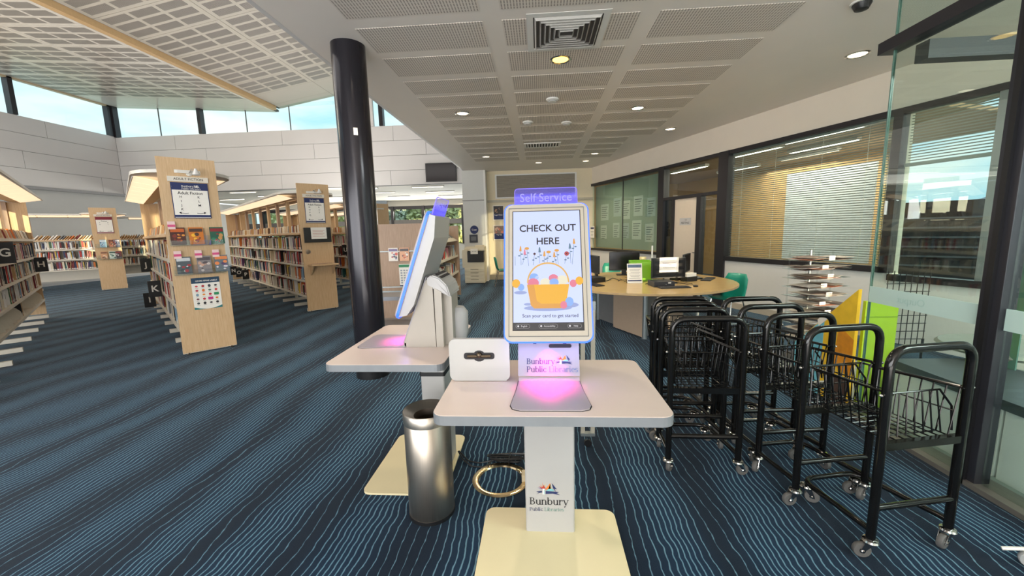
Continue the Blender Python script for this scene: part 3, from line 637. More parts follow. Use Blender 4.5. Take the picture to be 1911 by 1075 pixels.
for k in range(22):
    a = 2*PI*k/22+random.random()*.2; u = random.uniform(.5, 1.1); el = random.uniform(-.2, 1.2)
    p = [(math.cos(a)*u*s_, math.sin(a)*u*s_, 3.0+el*s_*.7-0.8*s_*s_) for s_ in (0, .35, .7, 1)]
    w = .05
    for q0, q1 in zip(p, p[1:]):
        nx, ny = -math.sin(a)*w, math.cos(a)*w
        lf.poly([(q0[0]-nx, q0[1]-ny, q0[2]), (q0[0]+nx, q0[1]+ny, q0[2]), (q1[0]+nx, q1[1]+ny, q1[2]-.02), (q1[0]-nx, q1[1]-ny, q1[2]-.02)])
lf.obj('frond', mat('palm_green', (84, 104, 70), 0.7), pl)
LEAF = [mat('leaf_green', (206, 226, 160), 0.8, noise=0.3, nscale=2.5), mat('leaf_yellow', (238, 234, 150), 0.8, noise=0.25, nscale=2.5), mat('leaf_blue_green', (200, 224, 190), 0.8, noise=0.3, nscale=2.5)]
def tree(x, y, h, w, mi, label):
    t = thing('tree', label, 'tree', (x, y, -.15))
    MB().tube([(0, 0, 0), (.08, 0, h*.5)], .12, 7).obj('trunk', mat('bark', (96, 82, 66), 0.9), t)
    c = MB(); rnd = random.Random(int(x*31))
    for k in range(2600):
        a, b = rnd.uniform(0, 2*PI), rnd.uniform(-1, 1); r = rnd.uniform(.55, 1)**.5
        p = Vector((w*r*math.cos(a)*math.sqrt(1-b*b), w*.6*r*math.sin(a)*math.sqrt(1-b*b), h*.56+h*.44*b*r))
        d1 = Vector((rnd.uniform(-1, 1), rnd.uniform(-1, 1), rnd.uniform(-1, 1))).normalized(); d2 = d1.orthogonal().normalized(); s_ = rnd.uniform(.16, .34)
        c.poly([p-d1*s_, p+d2*s_*.6, p+d1*s_, p-d2*s_*.6])
    c.obj('crown', LEAF[mi], t)
for a in [(-15.6, 29, 5.0, 2.0, 1, 'yellow-green tree outside the far windows, leftmost of the trees'), (-9.6, 30, 5.5, 2.4, 2, 'blue-green tree outside the far window left of the near kiosk screen'), (-7.2, 29, 5.2, 2.3, 0, 'mid green tree outside the far window left of the side-on kiosk'), (-5.0, 30, 5.4, 2.3, 1, 'yellow tree outside the far window beside the grey pier'), (-2.6, 29, 5.0, 2.0, 1, 'yellow tree outside behind the grey pier with the copier'), (-19.0, 31, 5.5, 2.6, 0, 'green tree outside the far windows seen over the shelves')]: tree(*a)
t = thing('building', 'low pale building outside the far windows left of the blue-grey pier', 'building', (-16.2, 36, -.15)); bx(-2.8, 3.2, 0, 4, 0, 2.6).obj('wall', mat('outside_render', (206, 198, 214), 0.7), t); bx(-3, 3.4, -.3, 4.2, 2.6, 2.9).obj('roof', mat('outside_roof', (150, 150, 165), 0.7), t); bx(-1.2, 0.2, -.03, 0, 1.0, 2.1).obj('window', DARK, t)

# ================================================================== COLUMN AND CEILING FITTINGS
cl = thing('column', 'tall glossy charcoal round column reaching the soffit behind the side-on kiosk', 'column', (-1.87, 4.17, 0))
MB().lathe([(.165, 0), (.165, SOF)], 40).obj('shaft', COLUMN, cl, True); MB().lathe([(.172, 0), (.172, .10), (.165, .10)], 40).obj('base_band', BLACK, cl, True)
q = MB(); q.xf = Matrix.Rotation(math.radians(-62), 4, 'Z'); q.box(.1655, .1665, -.02, .02, 2.53, 2.60); q.obj('sticker', PAPER, cl)
dv = thing('air_diffuser', 'square louvred air diffuser in the soffit near the lit downlight', 'air vent', (0.29, 4.13, SOF-.004))
def ring(mb, a, b, z0, z1):
    for k in range(4):
        mb.xf = Matrix.Rotation(k*PI/2, 4, 'Z'); mb.extrude([(-a, -a, z0), (a, -a, z0), (b, -b, z1), (-b, -b, z1)], (0, 0, .004))
    mb.xf = Matrix.Identity(4); return mb
ring(MB(), .37, .31, -.012, -.012).obj('frame', WHITE, dv)
for k in range(6):
    a = .30-.045*k; ring(MB(), a, a-.016, -.004, -.030).obj('louvre_ring', mat('diffuser_grey', (186, 182, 176), 0.5), dv)
bx(-.31, .31, -.31, .31, -.001, 0).obj('throat', mat('throat_grey', (92, 88, 84), 0.8), dv)
sv = thing('air_vent', 'small slatted air vent in the soffit further down the aisle', 'air vent', (0.11, 9.2, SOF-.004))
bx(-.36, .36, -.2, .2, -.004, 0).obj('throat', mat('vent_dark', (40, 38, 38), 0.8), sv)
for x0, x1, y0, y1 in ((-.4, .4, -.24, -.19), (-.4, .4, .19, .24), (-.4, -.35, -.19, .19), (.35, .4, -.19, .19)): bx(x0, x1, y0, y1, -.014, 0).obj('frame_bar', WHITE, sv)
for k in range(11): bx(-.33+.062*k, -.30+.062*k, -.19, .19, -.016, -.004).obj('slat', WHITE, sv)
GLOW = mat('lamp_glow', (255, 206, 104), 0.5, emit=3.2, noise=0)
GLOW2 = mat('lamp_glow_dim', (255, 240, 215), 0.5, emit=2.4, noise=0)
DL = [(0.27, 4.755, 'large lit yellow downlight just behind the square air diffuser'), (-1.174, 6.59, 'round downlight in the soffit nearest the dark column'), (1.583, 6.73, 'round downlight in the soffit right of the smoke detector'), (2.55, 8.2, 'round downlight nearest the wall above the office door'), (3.6, 5.05, 'round downlight close to the glass partition header'), (-1.287, 10.33, 'distant downlight at the left edge of the soffit'), (0.03, 11.5, 'distant downlight above the end wall, middle one'), (1.43, 10.45, 'distant downlight on the right, nearer of its pair'), (1.33, 11.5, 'distant downlight on the right, farther of its pair')]
for i, (x, y, lb) in enumerate(DL):
    t = thing('downlight', lb, 'downlight', (x, y, SOF-.0045), 0, 'downlights in the soffit')
    MB().lathe([(.118, -.006), (.118, -.0005), (.092, -.0005), (.088, -.006), (.102, -.012), (.118, -.006)], 24).obj('trim_ring', CHROME, t, True)
    MB().lathe([(0, -.003), (.088, -.003)], 20).obj('lamp', GLOW if i == 0 else GLOW2, t)
    light('soffit_spot_beam', 'SPOT', (x, y, SOF-.04), 110 if i == 0 else 230 if i == 1 else 90, (1.0, 0.84, 0.60), spot_size=2.35, spot_blend=0.9, shadow_soft_size=0.07)
for x, y, lb in ((0.228, 6.09, 'white smoke detector on the soffit behind the lit downlight'), (0.517, 7.4, 'white smoke detector on the soffit, right of the centre line'), (-0.157, 7.26, 'white sprinkler rosette on the soffit left of a detector')):
    t = thing('smoke_detector', lb, 'detector', (x, y, SOF-.004)); MB().lathe([(.09, 0), (.09, -.02), (.065, -.03), (.06, -.045), (0, -.05)], 20).obj('body', WHITE, t, True); MB().lathe([(.062, -.034), (.066, -.034), (.066, -.04), (.062, -.04)], 20).obj('slot', JOINT, t)
t = thing('camera_dome', 'small black dome camera on the soffit at the top edge', 'camera', (2.8, 3.93, SOF)); MB().lathe([(.07, 0), (.07, -.02), (.05, -.06), (0, -.075)], 18).obj('dome', BLACK, t, True); MB().lathe([(.085, 0), (.085, -.012), (.07, -.014)], 18).obj('mount', WHITE, t)
tv = thing('television', 'black flat television high on the tall back wall', 'television', (-3.83, BW-.004, 3.93)); bx(-.62, .62, -.09, -.03, -.36, .36, .01).obj('casing', BLACK, tv); bx(-.585, .585, -.092, -.0905, -.315, .325).obj('screen', mat('tv_screen', (38, 30, 32), 0.12, noise=0), tv); bx(-.2, .2, -.03, 0, -.2, .2).obj('bracket', DARK, tv)

# ================================================================== KIOSKS
LED = mat('led_blue', (36, 88, 255), 0.4, emit=2.8, noise=0)
SCREEN = mat('screen_white', (194, 205, 250), 0.3, emit=1.05, noise=0)
def smat(n, c, e=0.9): return mat('screen_'+n, c, 0.4, emit=e, noise=0)
def kiosk(label, loc, rz, with_box):
    t = thing('self_service_kiosk', label, 'kiosk', loc, rz, None)
    MB().slab(rrect(-.35, .35, -.25, .26, .05), 0, .012).obj('base_plate', KBASE, t)
    MB().slab(rrect(-.125, .125, .085, .235, .012), .012, .845).obj('post', KWHITE, t)
    MB().slab(rrect(-.13, .13, .08, .24, .012), .66, .685).obj('post_collar', BLACK, t)
    tb = MB().slab(rrect(-.465, .465, -.35, .32, .05), .812, .85).obj('table_top', mat('table_edge', (138, 142, 146), 0.35, 0.3), t)
    MB().slab(rrect(-.463, .463, -.348, .318, .049), .85, .8525).obj('laminate_face', KTABLE, tb)
    sp = MB(); pts = [(-.165, -.22), (-.155, -.265)]+[(-.165+.04-.04*math.cos(a), -.29-.035*math.sin(a)) for a in (0, .5, 1.0, 1.57)]+[(.165-.04+.04*math.cos(a), -.29-.035*math.sin(a)) for a in (1.57, 1.0, .5, 0)]+[(.155, -.22), (.14, 0.0), (-.14, 0.0)]
    pts = [(-.14, .01), (-.145, -.1), (-.16, -.26), (-.15, -.29), (-.12, -.305), (.12, -.305), (.15, -.29), (.16, -.26), (.145, -.1), (.14, .01)]
    sp.slab(pts, .8526, .858)
    sp.extrude([(-.14, .01, .8526), (-.14, -.05, .858), (-.14, -.012, .862), (-.14, .002, .88), (-.14, .012, .88)], (.28, 0, 0))
    sp.obj('scan_plate', mat('scan_plate_grey', (160, 152, 156), 0.35, noise=0.01), t)
    out = [(-.144, .012), (-.149, -.1), (-.164, -.262), (-.153, -.294), (-.121, -.309), (.121, -.309), (.153, -.294), (.164, -.262), (.149, -.1), (.144, .012)]
    MB().slab(out, .8526, .8532).obj('scan_plate_groove', INK, t)
    # housing: wedge front, rounded rear, vented cap
    h = MB(); prof = [(.0, .885), (.155, 1.27), (.195, 1.235), (.2, .853), (.004, .853)]
    h.extrude([(-.14, y, z) for y, z in prof], (.28, 0, 0)); hs = h.obj('housing', KGREY, t)
    fp = MB(); fp.extrude([(-.142, -.006, .883), (.142, -.006, .883), (.142, .158, 1.29), (-.142, .158, 1.29)], (0, .006, .0)); fpo = fp.obj('front_panel', mat('front_panel_white', (148, 145, 154), 0.35, noise=0.01), t)
    r_ = MB(); r_.extrude([(-.14, y, z) for y, z in ((.203, .853), (.298, .853), (.298, 1.170), (.203, 1.222))], (.28, 0, 0)); bmesh.ops.bevel(r_.bm, geom=[e for e in r_.bm.edges if all(v.co.y > .29 for v in e.verts) and abs(e.verts[0].co.z-e.verts[1].co.z) > .1], offset=.05, segments=4, affect='EDGES'); r_.obj('rear_cover', KGREY, t)
    cp = MB(); sec = [(.155, 1.275), (.19, 1.30), (.235, 1.285), (.285, 1.235), (.302, 1.175), (.302, 1.165), (.16, 1.235)]
    cp.extrude([(-.143, y, z) for y, z in sec], (.286, 0, 0)); bmesh.ops.bevel(cp.bm, geom=cp.bm.edges[:], offset=.008, segments=2, affect='EDGES'); cp.obj('cap', mat('cap_grey', (178, 176, 176), 0.4, noise=0.01), t)
    sl = MB()
    for i in range(8):
        for r0 in (0, 1): sl.xf = Matrix.Translation((-.112+.03*i, .212+.028*r0, 1.2975-.0165*r0)) @ Matrix.Rotation(math.radians(-30), 4, 'X'); sl.box(-.009, .009, -.010, .010, 0, .002)
    sl.xf = Matrix.Identity(4); sl.obj('vent_slots', INK, t)
    if not with_box: MB().lathe([(0, -.12), (.06, -.12), (.07, -.08), (.07, .05), (.045, .085), (0, .09)], 20).obj('rear_bulge', mat('cap_grey', (178, 176, 176), 0.4, noise=0.01), t, True, loc=(-.05, .30, .985))
    # screen unit in a tilted frame
    tilt = math.radians(20)
    SX = bpy.data.objects.new('screen_unit', None)
    m = Matrix.Translation((0, -.033, 1.055)) @ Matrix.Rotation(-tilt, 4, 'X')
    def so(mb, name, ms, smooth=False, par=None):
        o = mb.obj(name, ms, par or t, smooth)
        if par is None: o.matrix_local = m
        return o
    W, Hh = .197, .66
    bz = MB(); bz.upright(rrect(-W, W, 0, Hh, .035, 6), 0, .026); bezel = so(bz, 'screen_bezel', KGREY)
    lg = MB(); lg.upright(rrect(-W-.006, W+.006, -.006, Hh+.006, .038, 6), .010, .024); so(lg, 'led_edge', LED)
    bk = MB(); bk.extrude([(-W+.006, y_, z_) for y_, z_ in ((.026, .010), (.070, .035), (.092, .11), (.092, Hh-.13), (.062, Hh-.008), (.026, Hh-.008))], (2*W-.012, 0, 0)); so(bk, 'screen_back', KWHITE)
    gr = MB(); gr.upright(rrect(-W+.02, W-.02, .025, Hh-.022, .012, 3), -.0008, 0); gr2 = so(gr, 'bezel_inset', mat('inset_warm', (170, 161, 148), 0.4, noise=0.01))
    gv = MB()
    for x0, x1, z0, z1 in ((-W+.017, W-.017, .021, .025), (-W+.017, W-.017, Hh-.022, Hh-.018), (-W+.017, -W+.020, .021, Hh-.018), (W-.020, W-.017, .021, Hh-.018)): gv.box(x0, x1, -.0006, 0, z0, z1)
    so(gv, 'bezel_groove', JOINT)
    sx0, sx1, sz0, sz1 = -.158, .158, .052, .622
    s_ = MB(); s_.box(sx0-.004, sx1+.004, -.0012, 0, sz0-.004, sz1+.004); so(s_, 'screen_border', INK)
    s_ = MB(); s_.box(sx0, sx1, -.0022, -.0012, sz0+.034, sz1); scr = so(s_, 'screen', SCREEN)
    s_ = MB(); s_.box(sx0, sx1, -.0022, -.0012, sz0, sz0+.034); bar = so(s_, 'button_bar', smat('bar', (44, 38, 46), 0.35))
    txt = smat('text', (72, 50, 60), 0.15)
    def art(pts, mm, dy): a = MB(); a.poly([(x, -.0022-dy, z) for x, z in pts]); return a.obj('picture', mm, scr)
    text('CHECK OUT', .047, txt, scr, (.005, -.0028, .535), bold=.018); text('HERE', .047, txt, scr, (.005, -.0028, .470), bold=.018)
    text('Scan your card to get started', .0215, txt, scr, (.01, -.0028, .116), bold=.008)
    yel, ora, tan_ = smat('yellow', (238, 176, 36)), smat('orange', (222, 156, 60)), smat('tan', (226, 176, 90))
    pink, blu, pale = smat('pink', (226, 122, 146)), smat('blue', (136, 176, 240)), smat('pale', (232, 226, 200)); shd = smat('shade', (150, 164, 214)); stm = smat('stem', (90, 122, 140)); wht = smat('white', (226, 230, 250))
    art(circ(.0, .152, .11, 20, .014), shd, .0002); art(circ(.1, .165, .04, 16, .012), shd, .0002); art(circ(-.125, .225, .03, 14, .008), shd, .0002); art(circ(-.09, .17, .02, 14, .006), shd, .0002)
    hd_ = MB(); o_ = circ(.003, .27, .098, 22, .098, 0, 180); i_ = circ(.003, .27, .091, 22, .090, 0, 180)
    for a, b, c, d in zip(o_, o_[1:], i_[1:], i_): hd_.poly([(p[0], -.0032, p[1]) for p in (a, b, c, d)])
    hd_.obj('picture', tan_, scr)
    for x, z, r, mm in ((-.035, .282, .03, wht), (-.062, .298, .022, blu), (-.066, .27, .027, pink), (.028, .292, .022, pink), (.03, .272, .022, blu), (.068, .282, .027, pale), (-.01, .272, .024, pale)): art(circ(x, z, r, 14, r*.82), mm, .0006+.0001*(z < .28))
    art([(-.095, .262), (.10, .262), (.082, .165), (.066, .150), (-.062, .150), (-.078, .165)], yel, .0012)
    art([(-.095, .262), (-.062, .262), (-.05, .185), (-.03, .172), (.07, .172), (.066, .150), (-.062, .150), (-.078, .165)], ora, .0014)
    for x, z, r, mm in ((-.145, .268, .019, yel), (-.122, .250, .015, blu), (.118, .265, .016, pink), (.146, .277, .018, yel), (.098, .180, .019, blu), (.072, .165, .016, pink)): art(circ(x, z, r, 14, r*1.12), mm, .0016)
    rnd = random.Random(3)
    for x, h_, mm, kind in ((-.150, .40, None, 0), (-.124, .432, ora, 1), (-.104, .415, pink, 1), (-.094, .437, ora, 2), (-.058, .410, smat('brown', (110, 60, 60)), 3), (-.034, .425, stm, 1), (-.012, .405, ora, 1), (.008, .418, ora, 2), (.034, .40, ora, 1), (.046, .425, ora, 2), (.092, .408, smat('red', (178, 60, 62)), 4), (.108, .440, stm, 1), (.128, .463, ora, 1)):
        b0 = .352+rnd.random()*.012; dx = rnd.uniform(-.012, .012)
        mb = MB(); mb.poly([(x+dx-.0008, -.0027, b0), (x+dx+.0008, -.0027, b0), (x+.0008, -.0027, h_), (x-.0008, -.0027, h_)]); mb.obj('picture', stm, scr)
        if mm is None: continue
        art(circ(x-.006, h_-.03, .006, 8, .003), stm, .0006); art(circ(x+.006, h_-.022, .006, 8, .003), stm, .0006)
        if kind == 1: art([(x-.006, h_-.008), (x+.006, h_-.008), (x+.003, h_+.014), (x, h_+.02), (x-.003, h_+.014)], mm, .0008)
        elif kind == 2: art(circ(x, h_, .011, 10, .007), mm, .0008)
        else: art(circ(x, h_, .006 if kind == 3 else .011, 12), mm, .0008); art(circ(x, h_, .003, 8), INK, .001)
    for x, s2 in ((-.115, 'English'), (.0, 'Accessibility'), (.118, 'Help')):
        w = .032 if s2 != 'Accessibility' else .043
        a = MB(); a.poly([(x+p[0], -.0026, sz0+.017+p[1]) for p in rrect(-w, w, -.0095, .0095, .009, 4)]); a.obj('button', smat('btn_edge', (190, 186, 190), .6), bar)
        a = MB(); a.poly([(x+p[0], -.0028, sz0+.017+p[1]) for p in rrect(-w+.001, w-.001, -.0085, .0085, .008, 4)]); a.obj('button', smat('bar', (44, 38, 46), 0.35), bar)
        text(s2, .0105, smat('btn_text', (230, 226, 230), .8), bar, (x+.006, -.003, sz0+.017)); a = MB(); a.poly([(x-w+.011+p[0], -.0031, sz0+.017+p[1]) for p in circ(0, 0, .0045, 10)]); a.obj('button_icon', smat('btn_text', (230, 226, 230), .8), bar)
    # acrylic header
    ac = mat('acrylic_violet', (92, 84, 250), 0.25, emit=0.6, noise=0, alpha=0.45)
    nt = ac.node_tree
    if 'Grad' not in nt.nodes:          # the plate glows most where it leaves the lit edge
        tc = nt.nodes.new('ShaderNodeTexCoord'); tc.name = 'Grad'; sp = nt.nodes.new('ShaderNodeSeparateXYZ'); mr_ = nt.nodes.new('ShaderNodeMapRange')
        mr_.inputs[1].default_value = .66; mr_.inputs[2].default_value = .735; mr_.inputs[3].default_value = .85; mr_.inputs[4].default_value = .10
        nt.links.new(tc.outputs['Object'], sp.inputs[0]); nt.links.new(sp.outputs['Z'], mr_.inputs[0]); nt.links.new(mr_.outputs[0], nt.nodes['Principled BSDF'].inputs['Alpha'])
    hd_ = MB(); hd_.upright(rrect(-.153, .153, Hh-.03, Hh+.098, .016, 4), .026, .036); hdr = so(hd_, 'header_sign', ac)
    ed = MB(); ed.tube([(p[0], .031, p[1]) for p in rrect(-.153, .153, Hh-.03, Hh+.098, .016, 4)], .0022, 6, True); ed.obj('glowing_edge', smat('edge', (150, 130, 255), .8), hdr)
    text('Self Service', .062, smat('etched', (186, 178, 255), .75), hdr, (0, .0245, Hh+.044), squash=.90, bold=.006)
    lt = bpy.data.lights.new('scanner_glow', 'SPOT'); lt.energy = 21.0; lt.color = (1.0, .02, .38); lt.spot_size = 1.5; lt.spot_blend = 1.0; lt.shadow_soft_size = .03
    lo = bpy.data.objects.new('scanner_glow', lt); COL.objects.link(lo); lo.parent = t; lo.location = (0, .0, 1.045); lo.rotation_euler = (math.radians(-14), 0, 0)
    gl = light('led_edge_glow', 'AREA', (0, -.05, 1.035), .28, (.35, .28, 1.0), .34, .02, (math.radians(20), 0, 0)); gl.parent = t
    bx(-.07, -.055, -.02, .0, 1.040, 1.052).obj('screen_clip', INK, t); bx(.065, .08, -.02, .0, 1.040, 1.052).obj('screen_clip', INK, t)
    # logo panel and slot, following the sloping front
    fr = Matrix.Translation((0, -.0065, .883)) @ Matrix.Rotation(-math.atan2(.164, .407), 4, 'X')
    e_ = serif('Bunbury', .036, NAVY, fpo, (0, 0, 0)); e_.matrix_local = fr @ Matrix.Translation((-.103, -.0012, .055))
    e_ = serif('PublicLibraries'.replace('cL', 'c L'), .036, NAVY, fpo, (0, 0, 0), split=7, m2=mat('print_slate', (92, 112, 150), 0.6, noise=0)); e_.matrix_local = fr @ Matrix.Translation((-.103, -.0012, .018))
    e_ = emblem(.08, fpo, (0, 0, 0)); e_.matrix_local = fr @ Matrix.Translation((.070, -.0014, .056))
    a = MB(); a.upright(rrect(-.053, .053, -.0085, .0085, .008, 4), -.003, 0); a = a.obj('card_slot', INK, t); a.matrix_local = fr @ Matrix.Translation((.055, 0, .138))
    # logo on the post
    e_ = serif('Bunbury', .054, INK, t, (-.105, .0835, .165)); serif('Public Libraries', .0265, NAVY, t, (-.105, .0835, .130), split=7, m2=mat('print_sage', (110, 150, 140), 0.6, noise=0)); emblem(.12, t, (-.01, .0835, .225))
    if with_box:
        b = thing('receipt_holder', 'white folded plate with a handle-shaped slot, standing on the near kiosk table', 'holder', (loc[0]-.323, loc[1]+.01, .8525), rz)
        pl_ = MB(); pl_.upright(rrect(-.142, .142, .003, .205, .03, 5), -.004, .004); pl_.box(-.125, .125, .004, .10, .0, .004); pl_.obj('plate', KWHITE, b); bx(-.135, .135, .006, .075, .02, .19).obj('backing_box', KWHITE, b)
        s2 = MB(); s2.upright(rrect(-.072, .072, .108, .140, .012, 4), -.0055, -.004); s2.upright(circ(0, .124, .03, 14, .027), -.0056, -.004); s2.obj('slot', INK, b)
        h2 = MB(); h2.tube([(-.055, -.008, .124), (.055, -.008, .124)], .007, 8); h2.ball((0, -.008, .13), .014); h2.obj('lock_bar', mat('dark_brass', (86, 74, 60), 0.3, 0.8), b)
    return t
kiosk('white self-service kiosk facing the camera with its screen lit', (.0375, 1.78, 0), 0, True)
kiosk('white self-service kiosk turned side-on to the left with a blue edge glow', (-.84, 2.49, 0), -PI/2, False)

# ================================================================== BIN AND CABLES
t = thing('waste_bin', 'tall brushed steel waste bin with a funnel lid beside the near kiosk', 'bin', (-.622, 2.02, 0))
MB().lathe([(0, .012), (.122, .012), (.125, .02), (.125, .545), (.121, .55), (.121, .02), (0, .02)], 48).obj('body', STEEL, t, True)
MB().lathe([(.127, 0), (.127, .02), (.122, .02), (0, .01)], 40).obj('base_ring', BLACK, t, True)
MB().lathe([(.127, .545), (.129, .60), (.124, .607), (.075, .572), (.072, .54), (.069, .54), (.071, .575), (.12, .602), (.126, .597), (.124, .545)], 48).obj('lid', mat('polished_steel', (206, 196, 184), 0.32, 1.0, noise=0.03), t, True)
MB().lathe([(0, .3), (.118, .3)], 24).obj('liner', BLACK, t)
t = thing('floor_ring', 'shiny steel ring of a floor box set in the carpet behind the near kiosk', 'floor box', (-.262, 2.31, 0))
MB().lathe([(.135, .0), (.175, .0), (.178, .006), (.168, .011), (.142, .008), (.135, .0)], 48).obj('ring', mat('brass_steel', (206, 186, 150), 0.18, 1.0, noise=0.03), t, True)
bx(.135, .175, -.03, .03, .002, .05).obj('latch', mat('beige_latch', (190, 172, 142), 0.4), t)
cb = MB(); rnd = random.Random(5)
cb.tube(fillet([(-.575, 2.53, .06), (-.54, 2.50, .02), (-.47, 2.44, .006), (-.38, 2.43, .006), (-.33, 2.50, .02)], .05, 5), .0048, 7)
cb.tube(fillet([(-.575, 2.55, .05), (-.50, 2.50, .006), (-.42, 2.48, .006), (-.33, 2.49, .02)], .05, 5), .0048, 7)
for k in range(7):
    a, b = .10+.012*k, .022+.006*(k % 3); cx_, cy_, z_ = -.235+.012*rnd.uniform(-1, 1), 2.505+.012*rnd.uniform(-1, 1), .008+.007*k
    cb.tube([(cx_+a*math.cos(q)*(1-.25*math.cos(2*q)), cy_+b*math.sin(q)+.004*math.sin(3*q+k), z_+.004*math.sin(2*q+k)) for q in [2*PI*w/22 for w in range(22)]], .0045, 6, True)
cb.tube([(-.215+.006*math.cos(q), 2.505+.045*math.cos(q), .032+.03*math.sin(q)) for q in [2*PI*w/12 for w in range(12)]], .004, 6, True)
o = stuff(cb.obj('power_cable', BLACK, smooth=True)); tag(o, 'bundle of black power cable looped on the carpet behind the near kiosk', 'cable')

t = thing('rolling_stand', 'slim pale two-post stand on castors hidden behind the near kiosk screen', 'stand', (.33, 2.72, 0))
for x in (-.035, .035): bx(x-.014, x+.014, -.012, .012, .09, 1.05).obj('post', mat('stand_beige', (176, 170, 156), 0.4), t)
bx(-.05, .05, -.02, .02, .085, .105).obj('foot_plate', ALU, t); bx(-.05, .05, -.015, .015, 1.0, 1.06).obj('top_plate', ALU, t)
MB().lathe([(.01, .045), (.01, .09), (0, .09)], 8).obj('castor_stem', CHROME, t); q = MB(); q.lathe([(0, -.012), (.026, -.012), (.026, .012), (0, .012)], 14); q.obj('wheel', BLACK, t, loc=(.0, 0, .027), rot=(PI/2, 0, 0))

# ================================================================== BOOK TROLLEYS
rt = random.Random(11)
def caster(mb_w, mb_m, x, y, a, z_top=.095):
    X = Matrix.Translation((x, y, 0)) @ Matrix.Rotation(a, 4, 'Z')
    mb_w.xf = X @ Matrix.Translation((.03, 0, .036)) @ Matrix.Rotation(PI/2, 4, 'X'); mb_w.mi = 0
    mb_w.lathe([(.012, -.012), (.033, -.012), (.036, -.008), (.036, .008), (.033, .012), (.012, .012)], 18)
    mb_w.mi = 1; mb_w.lathe([(0, -.013), (.013, -.013), (.013, .013), (0, .013)], 10)
    mb_m.xf = X; mb_m.extrude([(-.012, -.020, .082), (.03, -.018, .030), (.044, -.018, .030), (.026, -.020, .082)], (0, .003, 0)); mb_m.extrude([(-.012, .017, .082), (.03, .015, .030), (.044, .015, .030), (.026, .017, .082)], (0, .003, 0))
    mb_m.lathe([(0, .080), (.030, .080), (.034, .086), (.030, .094), (.014, .100), (0, .1)], 16)
    mb_m.tube([(.03, -.022, .036), (.03, .022, .036)], .006, 6)
def make_trolley(x, y, a, label):
    t = thing('book_trolley', label, 'trolley', (x, y, 0), a, 'black book trolleys')
    R_, w = .019, .212
    f = MB(); f.tube(fillet([(-w, 0, .095), (-w, 0, 1.0), (w, 0, 1.0), (w, 0, .095)], .085, 7), R_, 12); f.obj('handle_frame', TUBE, t, True)
    MB().tube([(-w, 0, .25), (w, 0, .25)], .015, 10).obj('cross_bar', TUBE, t, True)
    bx(-w, w, -.012, .016, .535, .57).obj('basket_rail', TUBE, t)
    b = MB(); b.tube(fillet([(-w+.004, .01, .135), (-w+.035, .42, .115), (w-.035, .42, .115), (w-.004, .01, .135)], .09, 6), .014, 10); b.obj('base_loop', TUBE, t, True)
    # wire basket tapering away from the handle
    B = MB(); wr = .0036
    def bp(u, v, z01):      # u across -1..1, v along 0..1, height 0..1
        ww = (.195-.035*v)*(.82+.18*z01); return (u*ww, .015+.43*v*(.94+.06*z01), .565+z01*(.235-.03*v))
    for v in [i/9 for i in range(10)]:
        B.tube([bp(-1, v, 1), bp(-1, v, 0), bp(1, v, 0), bp(1, v, 1)], wr, 5)
    for u in [-1+2*i/7 for i in range(8)]: B.tube([bp(u, 0, 0), bp(u, 1, 0), bp(u, 1, 1)], wr, 5)
    for z in (1, .5): B.tube([bp(-1, 0, z), bp(-1, 1, z), bp(1, 1, z), bp(1, 0, z)], wr*(1.5 if z == 1 else 1), 6)
    stuff(B.obj('wire_basket', TUBE, t))
    G = MB()
    G.tube([(-.185, .02, .585), (-.182, .03, .70), (-.135, .05, .775), (.135, .05, .775), (.182, .03, .70), (.185, .02, .585)], .005, 6)
    for i in range(7): G.tube([(-.12+.04*i, .05, .775), (-.14+.047*i, .03, .572)], wr, 5)
    stuff(G.obj('basket_gate', TUBE, t))
    for s_ in (-1, 1): MB().tube([(s_*(w+.026), 0, .795), (s_*(w-.03), 0, .795)], .006, 8).obj('basket_pivot', TUBE, t); MB().tube([(s_*(w-.025), 0, .798), (s_*.165, .40, .765)], .005, 6).obj('basket_stay', TUBE, t)
    for s_ in (-1, 1): MB().ball((s_*(w+.027), 0, .795), .008, 8, 4).obj('pivot_bolt', CHROME, t)
    for cx_, cy_, ca in ((-w, 0, rt.uniform(0, 6)), (w, 0, rt.uniform(0, 6)), (-w+.05, .40, rt.uniform(0, 6)), (w-.05, .40, rt.uniform(0, 6))):
        A, C = MB(), MB(); caster(A, C, cx_, cy_, ca); c_ = C.obj('caster_fork', CHROME, t, True); A.obj('wheel', [mat('grey_tyre', (92, 90, 88), 0.6), CHROME], c_, True)
    return t

TR = [(1.723, 1.816, .20, 'nearest black trolley of the right-hand row, closest to the dark post'), (1.61, 2.17, .17, 'second black trolley from the front in the right-hand row'), (1.585, 2.49, .12, 'third black trolley from the front in the right-hand row'), (1.575, 2.78, .08, 'fourth black trolley from the front in the right-hand row'), (1.60, 3.08, .05, 'farthest black trolley of the right-hand row, nearest the brochure rack'),
      (1.01, 2.41, -.02, 'nearest black trolley of the left-hand row beside the near kiosk table'), (1.035, 2.69, -.03, 'second black trolley from the front in the left-hand row'), (1.06, 2.90, -.03, 'third black trolley from the front in the left-hand row'), (1.095, 3.12, -.03, 'farthest black trolley of the left-hand row, nearest the round desk')]
for a in TR: make_trolley(*a)
# small black mat corner with a clear castor at the right edge
t = thing('platform_trolley', 'black platform trolley corner with clear castor at the bottom right corner', 'trolley', (2.28, 1.70, 0))
bx(-.10, .12, -.3, .06, .075, .09).obj('deck', BLACK, t); A, C = MB(), MB(); caster(A, C, -.08, .03, 2.6); c_ = C.obj('caster_fork', CHROME, t, True); A.obj('wheel', [mat('clear_tyre', (170, 172, 172), 0.2), CHROME], c_, True)
MB().tube([(-.12, .05, .085), (-.19, .08, .06)], .008, 6).obj('brake_pedal', PAPER, t)

